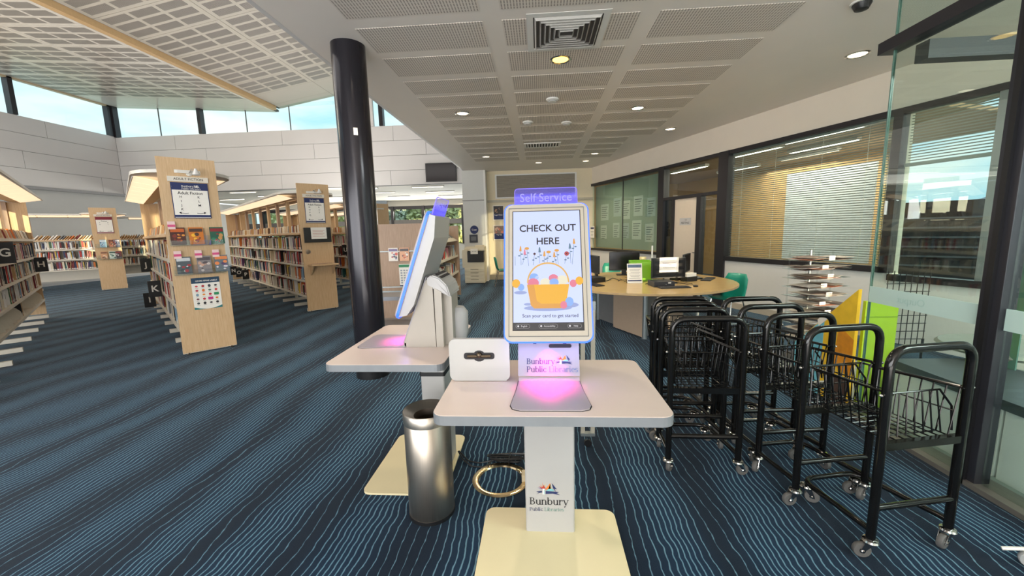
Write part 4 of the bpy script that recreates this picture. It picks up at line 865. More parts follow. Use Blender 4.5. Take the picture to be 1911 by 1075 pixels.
# ================================================================== BOOKS
BOOKC = {'black': (30, 28, 30), 'dark red': (120, 30, 32), 'bright red': (186, 44, 40), 'orange': (206, 112, 48), 'tan': (190, 152, 104), 'cream': (222, 210, 186), 'white': (228, 226, 222), 'grey': (120, 122, 124), 'pale blue': (140, 172, 196), 'navy': (34, 44, 84), 'teal': (50, 112, 116), 'green': (64, 104, 66), 'brown': (92, 62, 46), 'purple': (96, 60, 104), 'pink': (206, 140, 150), 'yellow': (214, 182, 80)}
BOOKM = {k: mat('cover_'+k.replace(' ', '_'), v, 0.45, noise=0.03) for k, v in BOOKC.items()}
BW_ = [('black', 7), ('dark red', 5), ('bright red', 4), ('orange', 4), ('tan', 4), ('cream', 12), ('white', 14), ('grey', 6), ('pale blue', 4), ('navy', 4), ('teal', 2), ('green', 2), ('brown', 4), ('purple', 2), ('pink', 2), ('yellow', 2)]
BNAMES = [n for n, w in BW_ for _ in range(w)]
TOPN = ['tan', 'tan', 'tan', 'cream', 'cream', 'orange', 'brown', 'dark red', 'grey', 'tan', 'white']
def book_mesh():
    """unit book: x thickness, y depth (spine at y=0), z height"""
    b = MB(); b.box(-.5, -.38, 0, 1, 0, 1); b.box(.38, .5, 0, 1, 0, 1); b.box(-.42, .42, 0, .06, 0, 1)
    b.mi = 1; b.box(-.38, .38, .06, .96, .02, .975)
    b.mi = 2; b.poly([(-.42, -.004, .07), (.42, -.004, .07), (.42, -.004, .2), (-.42, -.004, .2)])
    b.mi = 3; b.poly([(-.3, -.004, .5), (.3, -.004, .5), (.3, -.004, .82), (-.3, -.004, .82)])
    bmesh.ops.recalc_face_normals(b.bm, faces=b.bm.faces[:])
    me = bpy.data.meshes.new('book'); b.bm.to_mesh(me); b.bm.free(); return me
BOOK_ME = book_mesh()
for m in (BOOKM['white'], BPAPER, PAPER, mat('spine_title', (206, 190, 150), 0.5, noise=0)): BOOK_ME.materials.append(m)
BOOK_ME2 = BOOK_ME.copy(); BOOK_ME2.materials[3] = mat('spine_title_dark', (70, 60, 66), 0.5, noise=0)
CAND = []          # (matrix, colour, row name, tier name, order, visible)
def shelf_books(rowm, x0, x1, side, z, hmax, rowname, tier, rnd, depth=.15, fill=.86, front=.285, vis=True, end_gap=0):
    x = x0+.03; n = 0
    x_end = x0+(x1-x0)*fill
    while x < x_end:
        th = rnd.choice((.018, .024, .028, .03, .036, .042, .05)); h = hmax*rnd.uniform(.72, .97); d = depth*rnd.uniform(.85, 1)
        if rnd.random() < .04: x += rnd.uniform(.03, .09)
        lean = rnd.choice((0, 0, 0, 0, .06, -.05, .12)) if n else 0
        M_ = rowm @ Matrix.Translation((x+th/2, side*(front-rnd.uniform(.012, .04)), z+.001)) @ Matrix.Rotation(0 if side < 0 else PI, 4, 'Z') @ Matrix.Rotation(lean, 4, 'Y') @ Matrix.Diagonal((th*.94, d, h, 1))
        CAND.append((M_, rnd.choice(BNAMES), rowname, tier, vis, (x, z)))
        x += th+abs(lean)*h*.55; n += 1
def top_books(rowm, x0, x1, side, z, rowname, rnd, vis=True, mag=False):
    x = x0+.04
    while x < x1-.12:
        th = rnd.uniform(.016, .03); h = rnd.uniform(.19, .23)
        M_ = rowm @ Matrix.Translation((x, side*.25, z+.012)) @ Matrix.Rotation(0 if side < 0 else PI, 4, 'Z') @ Matrix.Rotation(math.radians(-14), 4, 'X') @ Matrix.Rotation(math.radians(38)*(-side), 4, 'Y') @ Matrix.Diagonal((th, .14, h, 1))
        CAND.append((M_, rnd.choice(TOPN), rowname, 'sloping top', vis, (x, z))); x += th+rnd.uniform(.03, .055)

# ================================================================== BOOKCASES
TZ = [.33, .65, .965, 1.28]
def letter_sign(ch, rowm, x, y, z, label):
    t = thing('shelf_letter_sign', label, 'sign', rowm @ Vector((x, y, z)), rowm.to_euler().z-PI/2, 'black letter signs on the bookcases')
    bx(-.085, .085, -.006, .006, -.14, .14, .002).obj('plate', BLACK, t); text(ch, .15, PAPER, t, (0, -.008, 0), bold=.02); bx(-.085, -.06, .006, .05, .10, .13).obj('clip', ALU, t)
    return t
def bookcase(label, o, ang, L, rowname, sides=(1, -1), vis_side=1, bays=None, canopy=True, fills=None, seed=1, panel=True, tiers=TZ, empty_bottom=False, top=True, endboard=True):
    rnd = random.Random(seed); a = math.radians(ang)
    t = thing('bookcase', label, 'bookcase', (o[0], o[1], 0), a)
    rm = Matrix.Translation((o[0], o[1], 0)) @ Matrix.Rotation(a, 4, 'Z')
    bays = bays or max(1, round(L/.92)); bw = (L-.06)/bays
    if panel:
        p = bx(0, .035, -.302, .302, .03, 2.59).obj('end_panel', WOOD, t)
        for s in (-.24, .24): MB().lathe([(0, 0), (.022, 0), (.022, .012), (.008, .018), (.008, .03)], 12).obj('levelling_foot', CHROME, t, loc=(.017, s, 0))
    if endboard: bx(L-.03, L, -.28, .28, .1, 2.35).obj('end_board', WOOD, t)
    cb = bx(.04, L-.03, -.01, .01, .30, 1.5).obj('centre_panel', CREAM, t)
    for i in range(bays+1):
        x = .05+bw*i-(.03 if i == bays else 0)
        if i == 0 and panel: x = .06
        bx(x-.02, x+.02, -.03, .03, .06, 1.62).obj('upright', CREAM, t)
        bx(x-.03, x+.03, -.30, .30, .015, .075).obj('foot_bar', CREAM, t)
        if canopy and 0 < i < bays+1: bx(x-.055, x+.055, -.03, .03, 1.6, 2.36).obj('canopy_post', WOODD if i % 2 else WOOD, t)
    sp = [s for s in sides]
    be = MB()
    for s in sp:
        for ti, z in enumerate(tiers):
            for i in range(bays):
                x0, x1 = .06+bw*i, .06+bw*(i+1)-.005
                m = MB(); y0, y1 = sorted((s*.012, s*.29)); m.box(x0, x1, y0, y1, z-.012, z); yl0, yl1 = sorted((s*.286, s*.292)); m.box(x0, x1, yl0, yl1, z-.035, z+.004); m.obj('shelf', CREAM, t)
                nm = ('bottom', 'third', 'second', 'upper')[ti] if len(tiers) == 4 else ('bottom', 'middle', 'upper')[ti]
                fl_ = rnd.uniform(.62, .95)
                if empty_bottom and ti == 0: fl_ = .14 if i % 3 == 1 else 0.04
                if fl_ > .1: shelf_books(rm, x0, x1, s, z, .285, rowname, nm, rnd, fill=fl_, vis=(s == vis_side))
                xe = x0+bw*fl_+.02
                for xx in ([xe] if fl_ > .1 else [x0+.2, x0+.5, x0+.8]):
                    if xx > x1-.05: continue
                    be.extrude([(xx, s*.10, z), (xx, s*.27, z)]+[(xx, s*(.10+.17*math.cos(q)), z+.03+.16*math.sin(q)) for q in (0, .4, .8, 1.2, 1.57)], (.003, 0, 0)); y0, y1 = sorted((s*.12, s*.26)); be.box(xx, xx+.11, y0, y1, z, z+.003)
        if top:
            for i in range(bays):
                x0, x1 = .06+bw*i, .06+bw*(i+1)-.005
                m = MB(); m.extrude([(x0, s*.30, 1.585), (x0, s*.03, 1.70), (x0, s*.03, 1.715), (x0, s*.30, 1.60), (x0, s*.306, 1.625), (x0, s*.31, 1.625), (x0, s*.31, 1.585)], (x1-x0, 0, 0)); m.obj('sloping_top', WOOD if not empty_bottom else CREAM, t)
                top_books(rm, x0, x1, s, 1.60, rowname, rnd, vis=(s == vis_side))
    if be.bm.verts: stuff(be.obj('bookend', CREAM, t))
    if canopy:
        cn = MB(); x0c, x1c = .04, L+.10
        out = [(x0c+.30-.36*math.cos(q), -.56*math.sin(q)) for q in [PI/2-PI/2*k/8 for k in range(9)]]      # rounded front end
        pts = [(x1c, -.50)]+[(x0c+.5-.56*math.cos(q), -.54*math.sin(q)) for q in [PI/2-PI*k/16 for k in range(17)]]+[(x1c, .50)]
        cn.slab(pts, 2.40, 2.44); c_ = cn.obj('canopy', mat('canopy_white', (214, 210, 202), 0.4, noise=0.01), t)
        n = max(2, round(L/.75)); w = (L-.7)/n
        if L > 4:
            u_ = light('canopy_fill', 'AREA', (L/2, 0, 2.46), 8*L, (1.0, 0.97, 0.93), L*.9, .3, (PI, 0, 0)); u_.parent = t  # added upward fill above the canopy, brightening the hall ceiling; no fixture
        for s in (-1, 1):
            for k in range(n):
                xa, xb = .62+w*k, .62+w*(k+1)-.02
                m = MB(); m.extrude([(xa, s*.22, 2.34), (xb, s*.22, 2.34), (xb, s*.50, 2.395), (xa, s*.50, 2.395)], (0, 0, .005)); m.obj('diffuser', DIFF, c_)
            m = MB(); m.tube([(.62, s*.51, 2.395), (L, s*.51, 2.395)], .008, 6); m.obj('canopy_rim', WHITE, c_)
            m = MB(); m.extrude([(.6, s*.05, 2.36), (L, s*.05, 2.36), (L, s*.22, 2.34), (.6, s*.22, 2.34)], (0, 0, .006)); m.obj('soffit_board', WOOD, c_)
    return t, rm
A1, r1 = bookcase('long beech bookcase under the J, K and I signs with magazines on its end panel', (-4.567, 5.09), 138.6, 5.4, 'J-K bookcase', seed=4)
A2, r2 = bookcase('long beech bookcase under N, O and P signs, small screen on its end', (-4.527, 7.97), 137.5, 8.2, 'N-O-P bookcase', seed=9)
A3, r3 = bookcase('bookcase behind the dark column with the U sign', (-4.80, 10.75), 137.5, 6.5, 'U bookcase', seed=12)
A0, r0 = bookcase('bookcase at the left edge under the G and H signs with an empty bottom shelf', (-5.5, 3.02), 139, 6.45, 'G-H bookcase', vis_side=-1, seed=21, tiers=[.41, .69, .985, 1.28], empty_bottom=True, panel=False)
A4, r4 = bookcase('far short bookcase with a tall beech end panel in front of the left wall', (-13.62, 11.85), 137.5, 1.1, 'far bookcase', seed=31, tiers=[.65, .965, 1.28], bays=1, endboard=False)
A5, r5 = bookcase('far white bookcase along the left wall, left of the tall beech end panel', (-17.0, 10.35), 47.2, 3.3, 'wall bookcase', sides=(-1,), vis_side=-1, seed=41, tiers=[.66, 1.0, 1.32], panel=False, canopy=True, bays=2, endboard=False)
A6, r6 = bookcase('far white bookcase along the left wall, right of the tall beech end panel', (-15.9, 13.9), 47.2, 3.0, 'wall bookcase right', sides=(-1,), vis_side=-1, seed=42, tiers=[.66, 1.0, 1.32], panel=False, canopy=True, bays=2, endboard=False)
A7, r7 = bookcase('bookcase far behind the column, right of the U sign', (-5.4, 13.6), 137.5, 5.0, 'rear bookcase', seed=14, panel=True)
for ch, rm, x, y, z, lb in (('G', r0, 2.35, -.36, 1.43, 'black sign with white letter G at the left edge'), ('H', r0, 5.9, -.37, 1.13, 'black sign with white letter H near the far end of the left bookcase'),
    ('J', r1, 4.6, .36, 1.03, 'black sign with white letter J on the bookcase with magazines'), ('K', r1, 2.35, .38, .72, 'black sign with white letter K, largest of the signs beside the magazine end panel'), ('I', r1, 3.6, .42, .40, 'black sign with white letter I low beside the K sign'),
    ('N', r2, 7.3, .38, .47, 'black sign with white letter N low on the middle bookcase'), ('O', r2, 6.4, .38, .46, 'black sign with white letter O low on the middle bookcase'), ('P', r2, 5.4, .38, .46, 'black sign with white letter P low on the middle bookcase'),
    ('U', r3, .40, .36, 1.15, 'black sign with white letter U left of the dark column')): letter_sign(ch, rm, x, y, z, lb)

# low mobile bookcase behind the side-on kiosk
t = thing('mobile_bookcase', 'low brown mobile bookcase on castors behind the side-on kiosk', 'bookcase', (-2.10, 6.0, 0), math.radians(2.5))
bx(-.40, .40, 0, .03, .10, 1.70).obj('end_panel', WOODD, t); bx(-.40, .40, 3.12, 3.15, .10, 1.70).obj('end_panel', WOODD, t); bx(-.41, .41, -.012, 0, 1.28, 1.295).obj('rail', ALU, t)
bx(-.02, .02, .03, 3.12, .12, 1.5).obj('back', CREAM, t)
mrm = Matrix.Translation((-2.10, 6.0, 0)) @ Matrix.Rotation(math.radians(2.5)+PI/2, 4, 'Z'); rnd_ = random.Random(77)
for s in (1, -1):
    for z in (.30, .66, 1.02):
        for k in range(3):
            y0, y1 = .04+1.03*k, .04+1.03*(k+1)-.01; x0, x1 = sorted((s*.03, s*.37)); m = MB(); m.box(x0, x1, y0, y1, z-.012, z); xl0, xl1 = sorted((s*.366, s*.374)); m.box(xl0, xl1, y0, y1, z-.02, z+.03); m.obj('shelf', CREAM, t)
            if s > 0: shelf_books(mrm, y0, y1, -1, z, .27, 'mobile bookcase', 'shelf', rnd_, fill=.72, front=.36, vis=True)
            for xx in (y0+.35, y1-.06):
                m = MB(); m.extrude([(s*.14, xx, z), (s*.33, xx, z)]+[(s*(.14+.19*math.cos(q)), xx, z+.06+.17*math.sin(q)) for q in (0, .4, .8, 1.2, 1.57)], (0, .004, 0)); m.obj('bookend', CREAM, t)
    m = MB(); m.extrude([(s*.38, .04, 1.36), (s*.05, .04, 1.58), (s*.05, .04, 1.595), (s*.38, .04, 1.375)], (0, 3.07, 0)); m.obj('sloping_top', CREAM, t)
    for y in (.1, 1.5, 3.0):
        A, C = MB(), MB(); caster(A, C, s*.34, y, 1.0); c_ = C.obj('caster_fork', CHROME, t, True); A.obj('wheel', [BLACK, CHROME], c_, True)
tops = random.Random(6)
for k in range(9):
    q = MB(); q.xf = Matrix.Rotation(math.radians(-33.7), 4, 'Y'); q.mi = 0
    tc_ = tops.choice(['cream', 'white', 'grey', 'tan']); o = bx(-.09, .09, -.07, .07, 0, .01).obj('book', BOOKM[tc_]); q.bm.free()
    o.matrix_world = Matrix.Translation((-2.10, 6.0, 0)) @ Matrix.Rotation(math.radians(2.5), 4, 'Z') @ Matrix.Translation((.22, .25+.33*k, 1.485)) @ Matrix.Rotation(math.radians(33.7), 4, 'Y')
    tag(o, '%s face-out book, %s from the near end on the sloping top of the mobile bookcase' % (tc_, ('first', 'second', 'third', 'fourth', 'fifth', 'sixth', 'seventh', 'eighth', 'last')[k]), 'book', 'face-out books on the mobile bookcase')
def cover(name, label, w, h, loc, rz, tilt, cols, kind=0, group=None, d=.006, cat='magazine', title=None):
    """face-out booklet: cover with a title band and a picture of blocks"""
    t = thing(name, label, cat, loc, rz, group); t.rotation_euler = (tilt, 0, rz)
    bx(-w/2, w/2, 0, d, 0, h).obj('cover', mat('cov_%d_%d_%d' % cols[0], cols[0], 0.35, noise=0.05, nscale=40), t)
    rnd = random.Random(hash(label) % 1000 if False else len(label)*7+int(w*1000)); m = MB()
    ms = [mat('cov_%d_%d_%d' % c, c, 0.35, noise=0.08, nscale=40) for c in cols[1:]]
    for k in range(9):
        m.mi = k % len(ms); x, z, r = rnd.uniform(-.36, .36)*w, rnd.uniform(.12, .62)*h, rnd.uniform(.07, .17)*w
        m.poly([(x+p[0], -.0006-.0001*k, z+p[1]) for p in circ(0, 0, r, 9, r*rnd.uniform(.5, 1.1))])
    m.obj('picture', ms, t)
    m = MB(); m.poly([(-w*.45, -.0018, h*.74), (w*.45, -.0018, h*.74), (w*.45, -.0018, h*.93), (-w*.45, -.0018, h*.93)]); m.obj('title_band', ms[kind % len(ms)], t)
    if title: text(title, h*.11, PAPER, t, (0, -.0022, h*.835), bold=.01)
    return t
def on_panel(rm, y, z, d=.0):
    """world position on the outer face of an end panel; y to the right as seen"""
    return rm @ Vector((-d, -y, z)), rm.to_euler().z-PI/2
def blank(*a): return None
# signs and fittings of the end panels
def aisle_sign(rm, label, w, h, z0, left, right_, head, headcol, top_text, par_label):
    p, rz = on_panel(rm, 0, z0, .004); s = thing('aisle_sign', label, 'sign', p, rz)
    bx(-w/2-.008, w/2+.008, -.010, 0, -.008, h+.008).obj('frame', headcol, s); bx(-w/2, w/2, -.012, -.010, 0, h).obj('sheet', PAPER, s)
    bx(-w/2, w/2, -.0125, -.012, h-.085, h).obj('heading', headcol, s); bx(-w/2, w/2, -.0125, -.012, 0.008, .036).obj('footer', headcol, s)
    if top_text: serif('Bunbury', .034, PAPER, s, (-.085, -.0132, h-.048)); serif('Public Libraries', .030, PAPER, s, (-.085, -.0132, h-.077)); emblem(.07, s, (.07, -.0132, h-.05), white=PAPER)
    text(head, .05, INK, s, (0, -.0128, h-.125), bold=.012)
    for i, ch in enumerate(left): text(ch, .04, INK, s, (-w*.28, -.0128, h-.175-.053*i), bold=.01)
    for i, ch in enumerate(right_): text(ch, .04, INK, s, (w*.22, -.0128, h-.175-.053*i), bold=.01)
    for sg in (-1, 1):
        a = MB(); a.tube([(sg*w*.12, -.0128, .058), (sg*w*.22, -.0128, .052), (sg*w*.33, -.0128, .06)], .0035, 5); a.extrude([(sg*w*.32, -.0135, .045), (sg*w*.32, -.0135, .076), (sg*w*.385, -.0135, .066)], (0, .0008, 0)); a.obj('arrow', INK, s)
    p, rz = on_panel(rm, 0, z0+h+.02, .004); n = thing('name_plate', par_label, 'sign', p, rz); bx(-w/2-.03, w/2+.02, -.014, 0, 0, .065).obj('plate', mat('cream_plate', (222, 214, 200), 0.4), n); text('ADULT FICTION', .042, INK, n, (-.0, -.0155, .033))
    p, rz = on_panel(rm, .015, z0+h+.13, .004); k = thing('sign_lamp', par_label.replace('cream name plate', 'small silver clip lamp').replace('reading ADULT FICTION', 'above the name plate'), 'lamp', p, rz)
    MB().lathe([(0, -.01), (.035, -.01), (.035, 0), (0, 0)], 14).obj('disc', CHROME, k, rot=(PI/2, 0, 0)); a = MB(); a.tube([(0, 0, .0), (.02, -.07, .05), (.05, -.13, .03)], .006, 8); a.obj('arm', CHROME, k, True); MB().lathe([(.012, .05), (.045, -.03), (.042, -.032), (.008, .045)], 16, (.055, -.14, .0)).obj('shade', mat('lamp_silver', (216, 214, 210), 0.3, 0.3), k, True)
aisle_sign(r1, 'framed white Adult Fiction sign on the nearest end panel, letters H to M', .37, .44, 1.83, 'HIJK', 'KLM', 'Adult Fiction', NAVY, True, 'cream name plate reading ADULT FICTION on the nearest end panel')
aisle_sign(r2, 'framed white Adult Fiction sign above the small screen on the second end panel', .36, .48, 1.82, 'NOPQ', 'RST', 'Adult Fiction', NAVY, True, 'cream name plate reading ADULT FICTION on the second end panel')
aisle_sign(r4, 'framed white sign with maroon heading on the far left end panel', .36, .5, 1.80, 'FG', 'HI', 'Fiction', mat('maroon', (126, 36, 52), 0.6, noise=0), False, 'cream name plate reading ADULT FICTION on the far left end panel')
aisle_sign(r3, 'framed white sign on the end panel half hidden by the dark column', .36, .48, 1.84, 'TU', 'VW', 'Adult Fiction', NAVY, False, 'cream name plate reading ADULT FICTION half hidden by the dark column')
def rack_shelf(rm, z, label, w=.56):
    p, rz = on_panel(rm, 0, z, .004); t = thing('magazine_rack', label, 'rack', p, rz)
    ac = glassmat('acrylic_rack', (.95, .97, .97), 1.4)
    bx(-w/2, w/2, -.07, 0, -.008, 0).obj('tray', ac, t); bx(-w/2, w/2, -.074, -.07, -.008, .06).obj('lip', ac, t); bx(-w/2, w/2, -.004, 0, 0, .12).obj('back', ac, t)
    return t
rack_shelf(r1, 1.475, 'clear acrylic rack on the nearest end panel, upper of two'); rack_shelf(r1, 1.09, 'clear acrylic rack on the nearest end panel, lower of two')
MG = [(-.19, 1.48, ((70, 32, 26), (190, 92, 36), (214, 140, 60), (120, 40, 30)), 'dark red food magazine, left of the upper rack', 'FAST EASY'), (-.0, 1.48, ((196, 112, 34), (236, 178, 52), (70, 44, 36), (150, 60, 30)), 'orange magazine, middle of the upper rack', '70'), (.225, 1.48, ((22, 84, 66), (40, 120, 90), (190, 140, 80), (140, 30, 40)), 'green book, right of the upper rack', 'QUICK'),
      (-.17, 1.10, ((70, 80, 88), (196, 200, 204), (160, 30, 44), (40, 60, 60)), 'black and red patterned magazine, left of the lower rack', 'RED'), (.045, 1.10, ((128, 122, 124), (196, 184, 180), (80, 70, 76), (190, 150, 130)), 'grey magazine, middle of the lower rack', 'GREY'), (.235, 1.10, ((96, 106, 116), (206, 200, 210), (80, 60, 100), (220, 130, 70)), 'grey-violet magazine, right of the lower rack', 'TIMES')]
for i, (y, z, cols, lb, ti) in enumerate(MG):
    p, rz = on_panel(r1, y, z, .062); cover('magazine', lb, .155, .225, p, rz, -.16, cols, i, 'magazines on the nearest end panel')
    if i != 1 and i != 2:
        p, rz = on_panel(r1, y-.05, z+.2, .035); n = thing('pink_tab', 'pink and white loan tab sticking up behind the '+lb.split(',')[0], 'label', p, rz); bx(-.038, .038, 0, .002, 0, .10).obj('card', mat('tab_cream', (236, 206, 204), 0.6), n); bx(-.038, .038, -.001, 0, .03, .06).obj('band', mat('tab_pink', (214, 84, 132), 0.6), n)
p, rz = on_panel(r1, .035, .60, .003); ps = thing('label_poster', 'A3 poster of coloured genre symbols low on the nearest end panel', 'poster', p, rz)
bx(-.155, .155, -.002, 0, 0, .43).obj('sheet', PAPER, ps); bx(-.155, .155, -.003, -.002, .355, .43).obj('heading', mat('poster_teal_navy', (28, 62, 88), 0.6), ps); text('GENRE SPINE LABELS', .026, PAPER, ps, (0.01, -.0035, .385), bold=.015)
for sg in (-1, 1): m = MB(); m.poly([(sg*.155, -.0028, 0), (sg*.155, -.0028, .035), (sg*.09, -.0028, .012), (sg*.02, -.0028, 0)]); m.obj('corner_wave', mat('poster_teal', (40, 120, 120), 0.6), ps)
PC = [(200, 60, 70), (170, 40, 50), (60, 60, 70), (30, 30, 36), (190, 70, 80), (220, 110, 40), (90, 110, 100), (200, 60, 60), (120, 150, 170), (230, 140, 50), (190, 50, 60), (34, 140, 90), (120, 60, 70), (190, 40, 50), (196, 44, 130), (230, 120, 50), (70, 80, 80), (30, 30, 34), (34, 30, 36), (40, 36, 38)]
for k, c in enumerate(PC):
    i, j = k % 4, k//4; x, z = -.105+.07*i, .315-.058*j; m = MB()
    big = k in (11, 14); m.poly([(x+q[0], -.003, z+q[1]) for q in ((rrect(-.028, .028, -.018, .018, .003, 2)) if big else circ(0, 0, .017, 7+k % 4, .012+.004*(k % 3)))]); m.obj('symbol', mat('symbol_%d' % k, c, 0.6, noise=0), ps)
    m = MB(); m.box(x-.018, x+.018, -.0032, -.0024, z-.027, z-.024); m.obj('caption', JOINT, ps)
# second end panel: small screen with a note, silver knob and a little shelf
p, rz = on_panel(r2, .0, 1.42, .004); t = thing('wall_monitor', 'small black screen with a paper note on the second end panel', 'monitor', p, rz); bx(-.26, .26, -.05, -.02, 0, .30, .006).obj('casing', BLACK, t); bx(-.1, .1, -.02, 0, .08, .2).obj('bracket', DARK, t)
n = bx(-.13, .17, -.054, -.051, .07, .30).obj('note', PAPER, t)
for k in range(5): bx(-.10, .13-.03*(k % 2), -.055, -.054, .24-.03*k, .246-.03*k).obj('print_line', mat('note_red', (190, 110, 100), 0.6, noise=0), n)
p, rz = on_panel(r2, -.20, 1.235, .0); t = thing('tape_dispenser', 'silver round scrunched knob under the small screen', 'knob', p, rz); m = MB(); m.lathe([(0, -.06), (.05, -.05), (.068, -.03), (.066, -.01), (.05, 0), (0, 0)], 18); m.obj('knob', mat('crumpled_silver', (206, 200, 190), 0.35, 0.5, bump=1.0, nscale=14), t, True, rot=(PI/2, 0, 0))
p, rz = on_panel(r2, .03, .955, .0); t = thing('wall_shelf', 'little beech shelf with two brackets on the second end panel', 'shelf', p, rz); bx(-.26, .26, -.26, 0, 0, .022).obj('board', WOOD, t); bx(-.2, .2, -.05, -.0, .022, .034).obj('ledge', WOODD, t)
for s in (-.21, .21): m = MB(); m.extrude([(s-.012, -.01, 0), (s-.012, -.20, 0), (s-.012, -.01, -.20)], (.024, 0, 0)); m.obj('bracket', WOOD, t)
# far left end panel: two face-out rows
for i, (y, z, cols) in enumerate([(-.10, 1.36, ((150, 190, 210), (220, 230, 236), (60, 90, 130))), (.10, 1.36, ((190, 110, 70), (230, 190, 150), (90, 50, 40))), (.2, 1.36, ((70, 80, 110), (200, 190, 200), (150, 60, 60))), (-.12, .99, ((200, 150, 110), (236, 220, 200), (120, 80, 60))), (.07, .99, ((210, 220, 210), (60, 90, 80), (120, 150, 140))), (.2, .99, ((60, 50, 56), (190, 180, 180), (130, 60, 60)))]):
    p, rz = on_panel(r4, y, z, .06); cover('magazine', ('pale blue', 'terracotta', 'dark blue', 'tan', 'pale green', 'black')[i]+' booklet face-out on the far left end panel, '+('upper' if z > 1.2 else 'lower')+' row', .15, .24, p, rz, -.15, cols, i, 'booklets on the far left end panel')
rack_shelf(r4, 1.355, 'clear acrylic rack on the far left end panel, upper'); rack_shelf(r4, .985, 'clear acrylic rack on the far left end panel, lower')
# low mobile bookcase: two picture books and a calendar on its end
mr = Matrix.Translation((-2.10, 6.0, 0)) @ Matrix.Rotation(math.radians(2.5), 4, 'Z')
for i, (x, cols, lb) in enumerate([(-.09, ((226, 216, 206), (110, 96, 140), (196, 80, 60), (60, 60, 70)), 'white and violet picture book, left on the end of the mobile bookcase'), (.08, ((216, 156, 116), (230, 220, 210), (60, 44, 44), (190, 90, 50)), 'orange-brown picture book, right on the end of the mobile bookcase')]):
    cover('picture_book', lb, .145, .20, mr @ Vector((x-.03, -.012-.012, 1.14)), math.radians(2.5), -.06, cols, i, 'picture books on the mobile bookcase', cat='book')
t = thing('calendar', 'white calendar sheet with green heading on the end of the mobile bookcase', 'calendar', mr @ Vector((.08, -.004, .73)), math.radians(2.5)); bx(-.13, .13, -.003, 0, 0, .36).obj('sheet', PAPER, t); bx(-.13, .13, -.004, -.003, .31, .35).obj('heading', mat('calendar_green', (52, 132, 92), 0.6), t); bx(-.13, .13, -.004, -.003, 0.01, .035).obj('footer', NAVY, t)
m = MB()
for i in range(5):
    for j in range(6): m.box(-.11+.045*i, -.08+.045*i, -.0036, -.003, .06+.038*j, .082+.038*j)
stuff(m.obj('day_grid', mat('calendar_grey', (150, 156, 166), 0.6), t))
# grey steel shelf trolley in front of it
t = thing('shelf_trolley', 'grey steel two-shelf trolley with bent tube handle right of the dark column', 'trolley', (-2.02, 5.25, 0), math.radians(4))
GT = mat('trolley_grey', (136, 138, 144), 0.35, 0.5)
for z in (.36, .74): m = bx(-.42, .42, -.24, .24, z-.05, z); m.obj('shelf', GT, t)
for s in (-1, 1):
    m = MB(); m.tube(fillet([(s*.40, -.22, .08), (s*.40, -.22, .98), (s*.40, .22, .98), (s*.40, .22, .08)], .07, 5), .015, 9); m.obj('tube_end', ALU, t, True)
for s in (-.22, .22): bx(-.40, .40, s-.008, s+.008, .80, .816).obj('guard_rail', ALU, t)
for sx in (-.38, .38):
    for sy in (-.2, .2): A, C = MB(), MB(); caster(A, C, sx, sy, .8); c_ = C.obj('caster_fork', CHROME, t, True); A.obj('wheel', [BLACK, CHROME], c_, True)

# ================================================================== END WALL: COPIER, POSTERS, CHAIR
CP = mat('copier_cream', (216, 206, 182), 0.45, noise=0.015)
t = thing('photocopier', 'cream photocopier with four paper drawers in front of the grey pier', 'photocopier', (-1.93, 12.1, 0), 0)
bx(-.30, .30, -.28, .30, .03, .50).obj('paper_cabinet', CP, t)
for k in range(4): d = bx(-.285, .285, -.295, -.28, .06+.105*k, .155+.105*k, .004).obj('drawer', CP, t); bx(-.12, .12, -.299, -.295, .125+.105*k, .14+.105*k).obj('handle', mat('copier_dark_beige', (120, 110, 92), 0.5), d)  # darker beige bar on each drawer
bx(-.36, .30, -.28, .30, .50, .66).obj('body', CP, t); bx(-.30, .30, -.10, .30, .66, 1.0).obj('engine', CP, t); bx(-.20, .29, -.29, -.10, .68, .97).obj('output_bay', BLACK, t); bx(-.36, -.20, -.28, .3, .66, 1.02).obj('side_tower', CP, t)
m = MB(); m.extrude([(-.20, -.30, .68), (-.20, -.14, .76), (-.20, -.14, .74), (-.20, -.3, .66)], (.49, 0, 0)); m.obj('output_tray', DARK, t)
bx(-.34, .30, -.24, .30, 1.0, 1.04).obj('glass_frame', CP, t); bx(-.30, .30, -.2, .28, 1.04, 1.11, .01).obj('lid', CP, t); bx(.0, .26, -.1, .16, 1.11, 1.15, .01).obj('feeder', CP, t)
m = bx(-.10, .12, -.30, -.296, .90, 1.06).obj('paper_note', PAPER, t); text('IN USE', .045, INK, m, (.01, -.302, .98))
for sx in (-.25, .25): MB().lathe([(0, 0), (.03, 0), (.03, .03), (0, .03)], 10).obj('castor', BLACK, t, loc=(sx, -.2, 0))
t = thing('round_sticker', 'round navy sign on the grey pier above the copier', 'sign', (-2.0, 12.484, 1.62)); m = MB(); m.lathe([(0, 0), (.13, 0), (.13, .008), (0, .008)], 24); m.obj('disc', NAVY, t, rot=(PI/2, 0, 0)); text('Copy', .07, PAPER, t, (0, -.011, .0))
t = thing('small_poster', 'small dark square sign on the grey pier under the round one', 'sign', (-2.03, 12.484, 1.22)); bx(-.13, .13, -.008, 0, 0, .25).obj('sheet', mat('dark_slate', (54, 58, 70), 0.6), t); bx(-.08, .08, -.01, -.008, .06, .19).obj('picture', mat('slate_light', (100, 104, 112), 0.6), t)
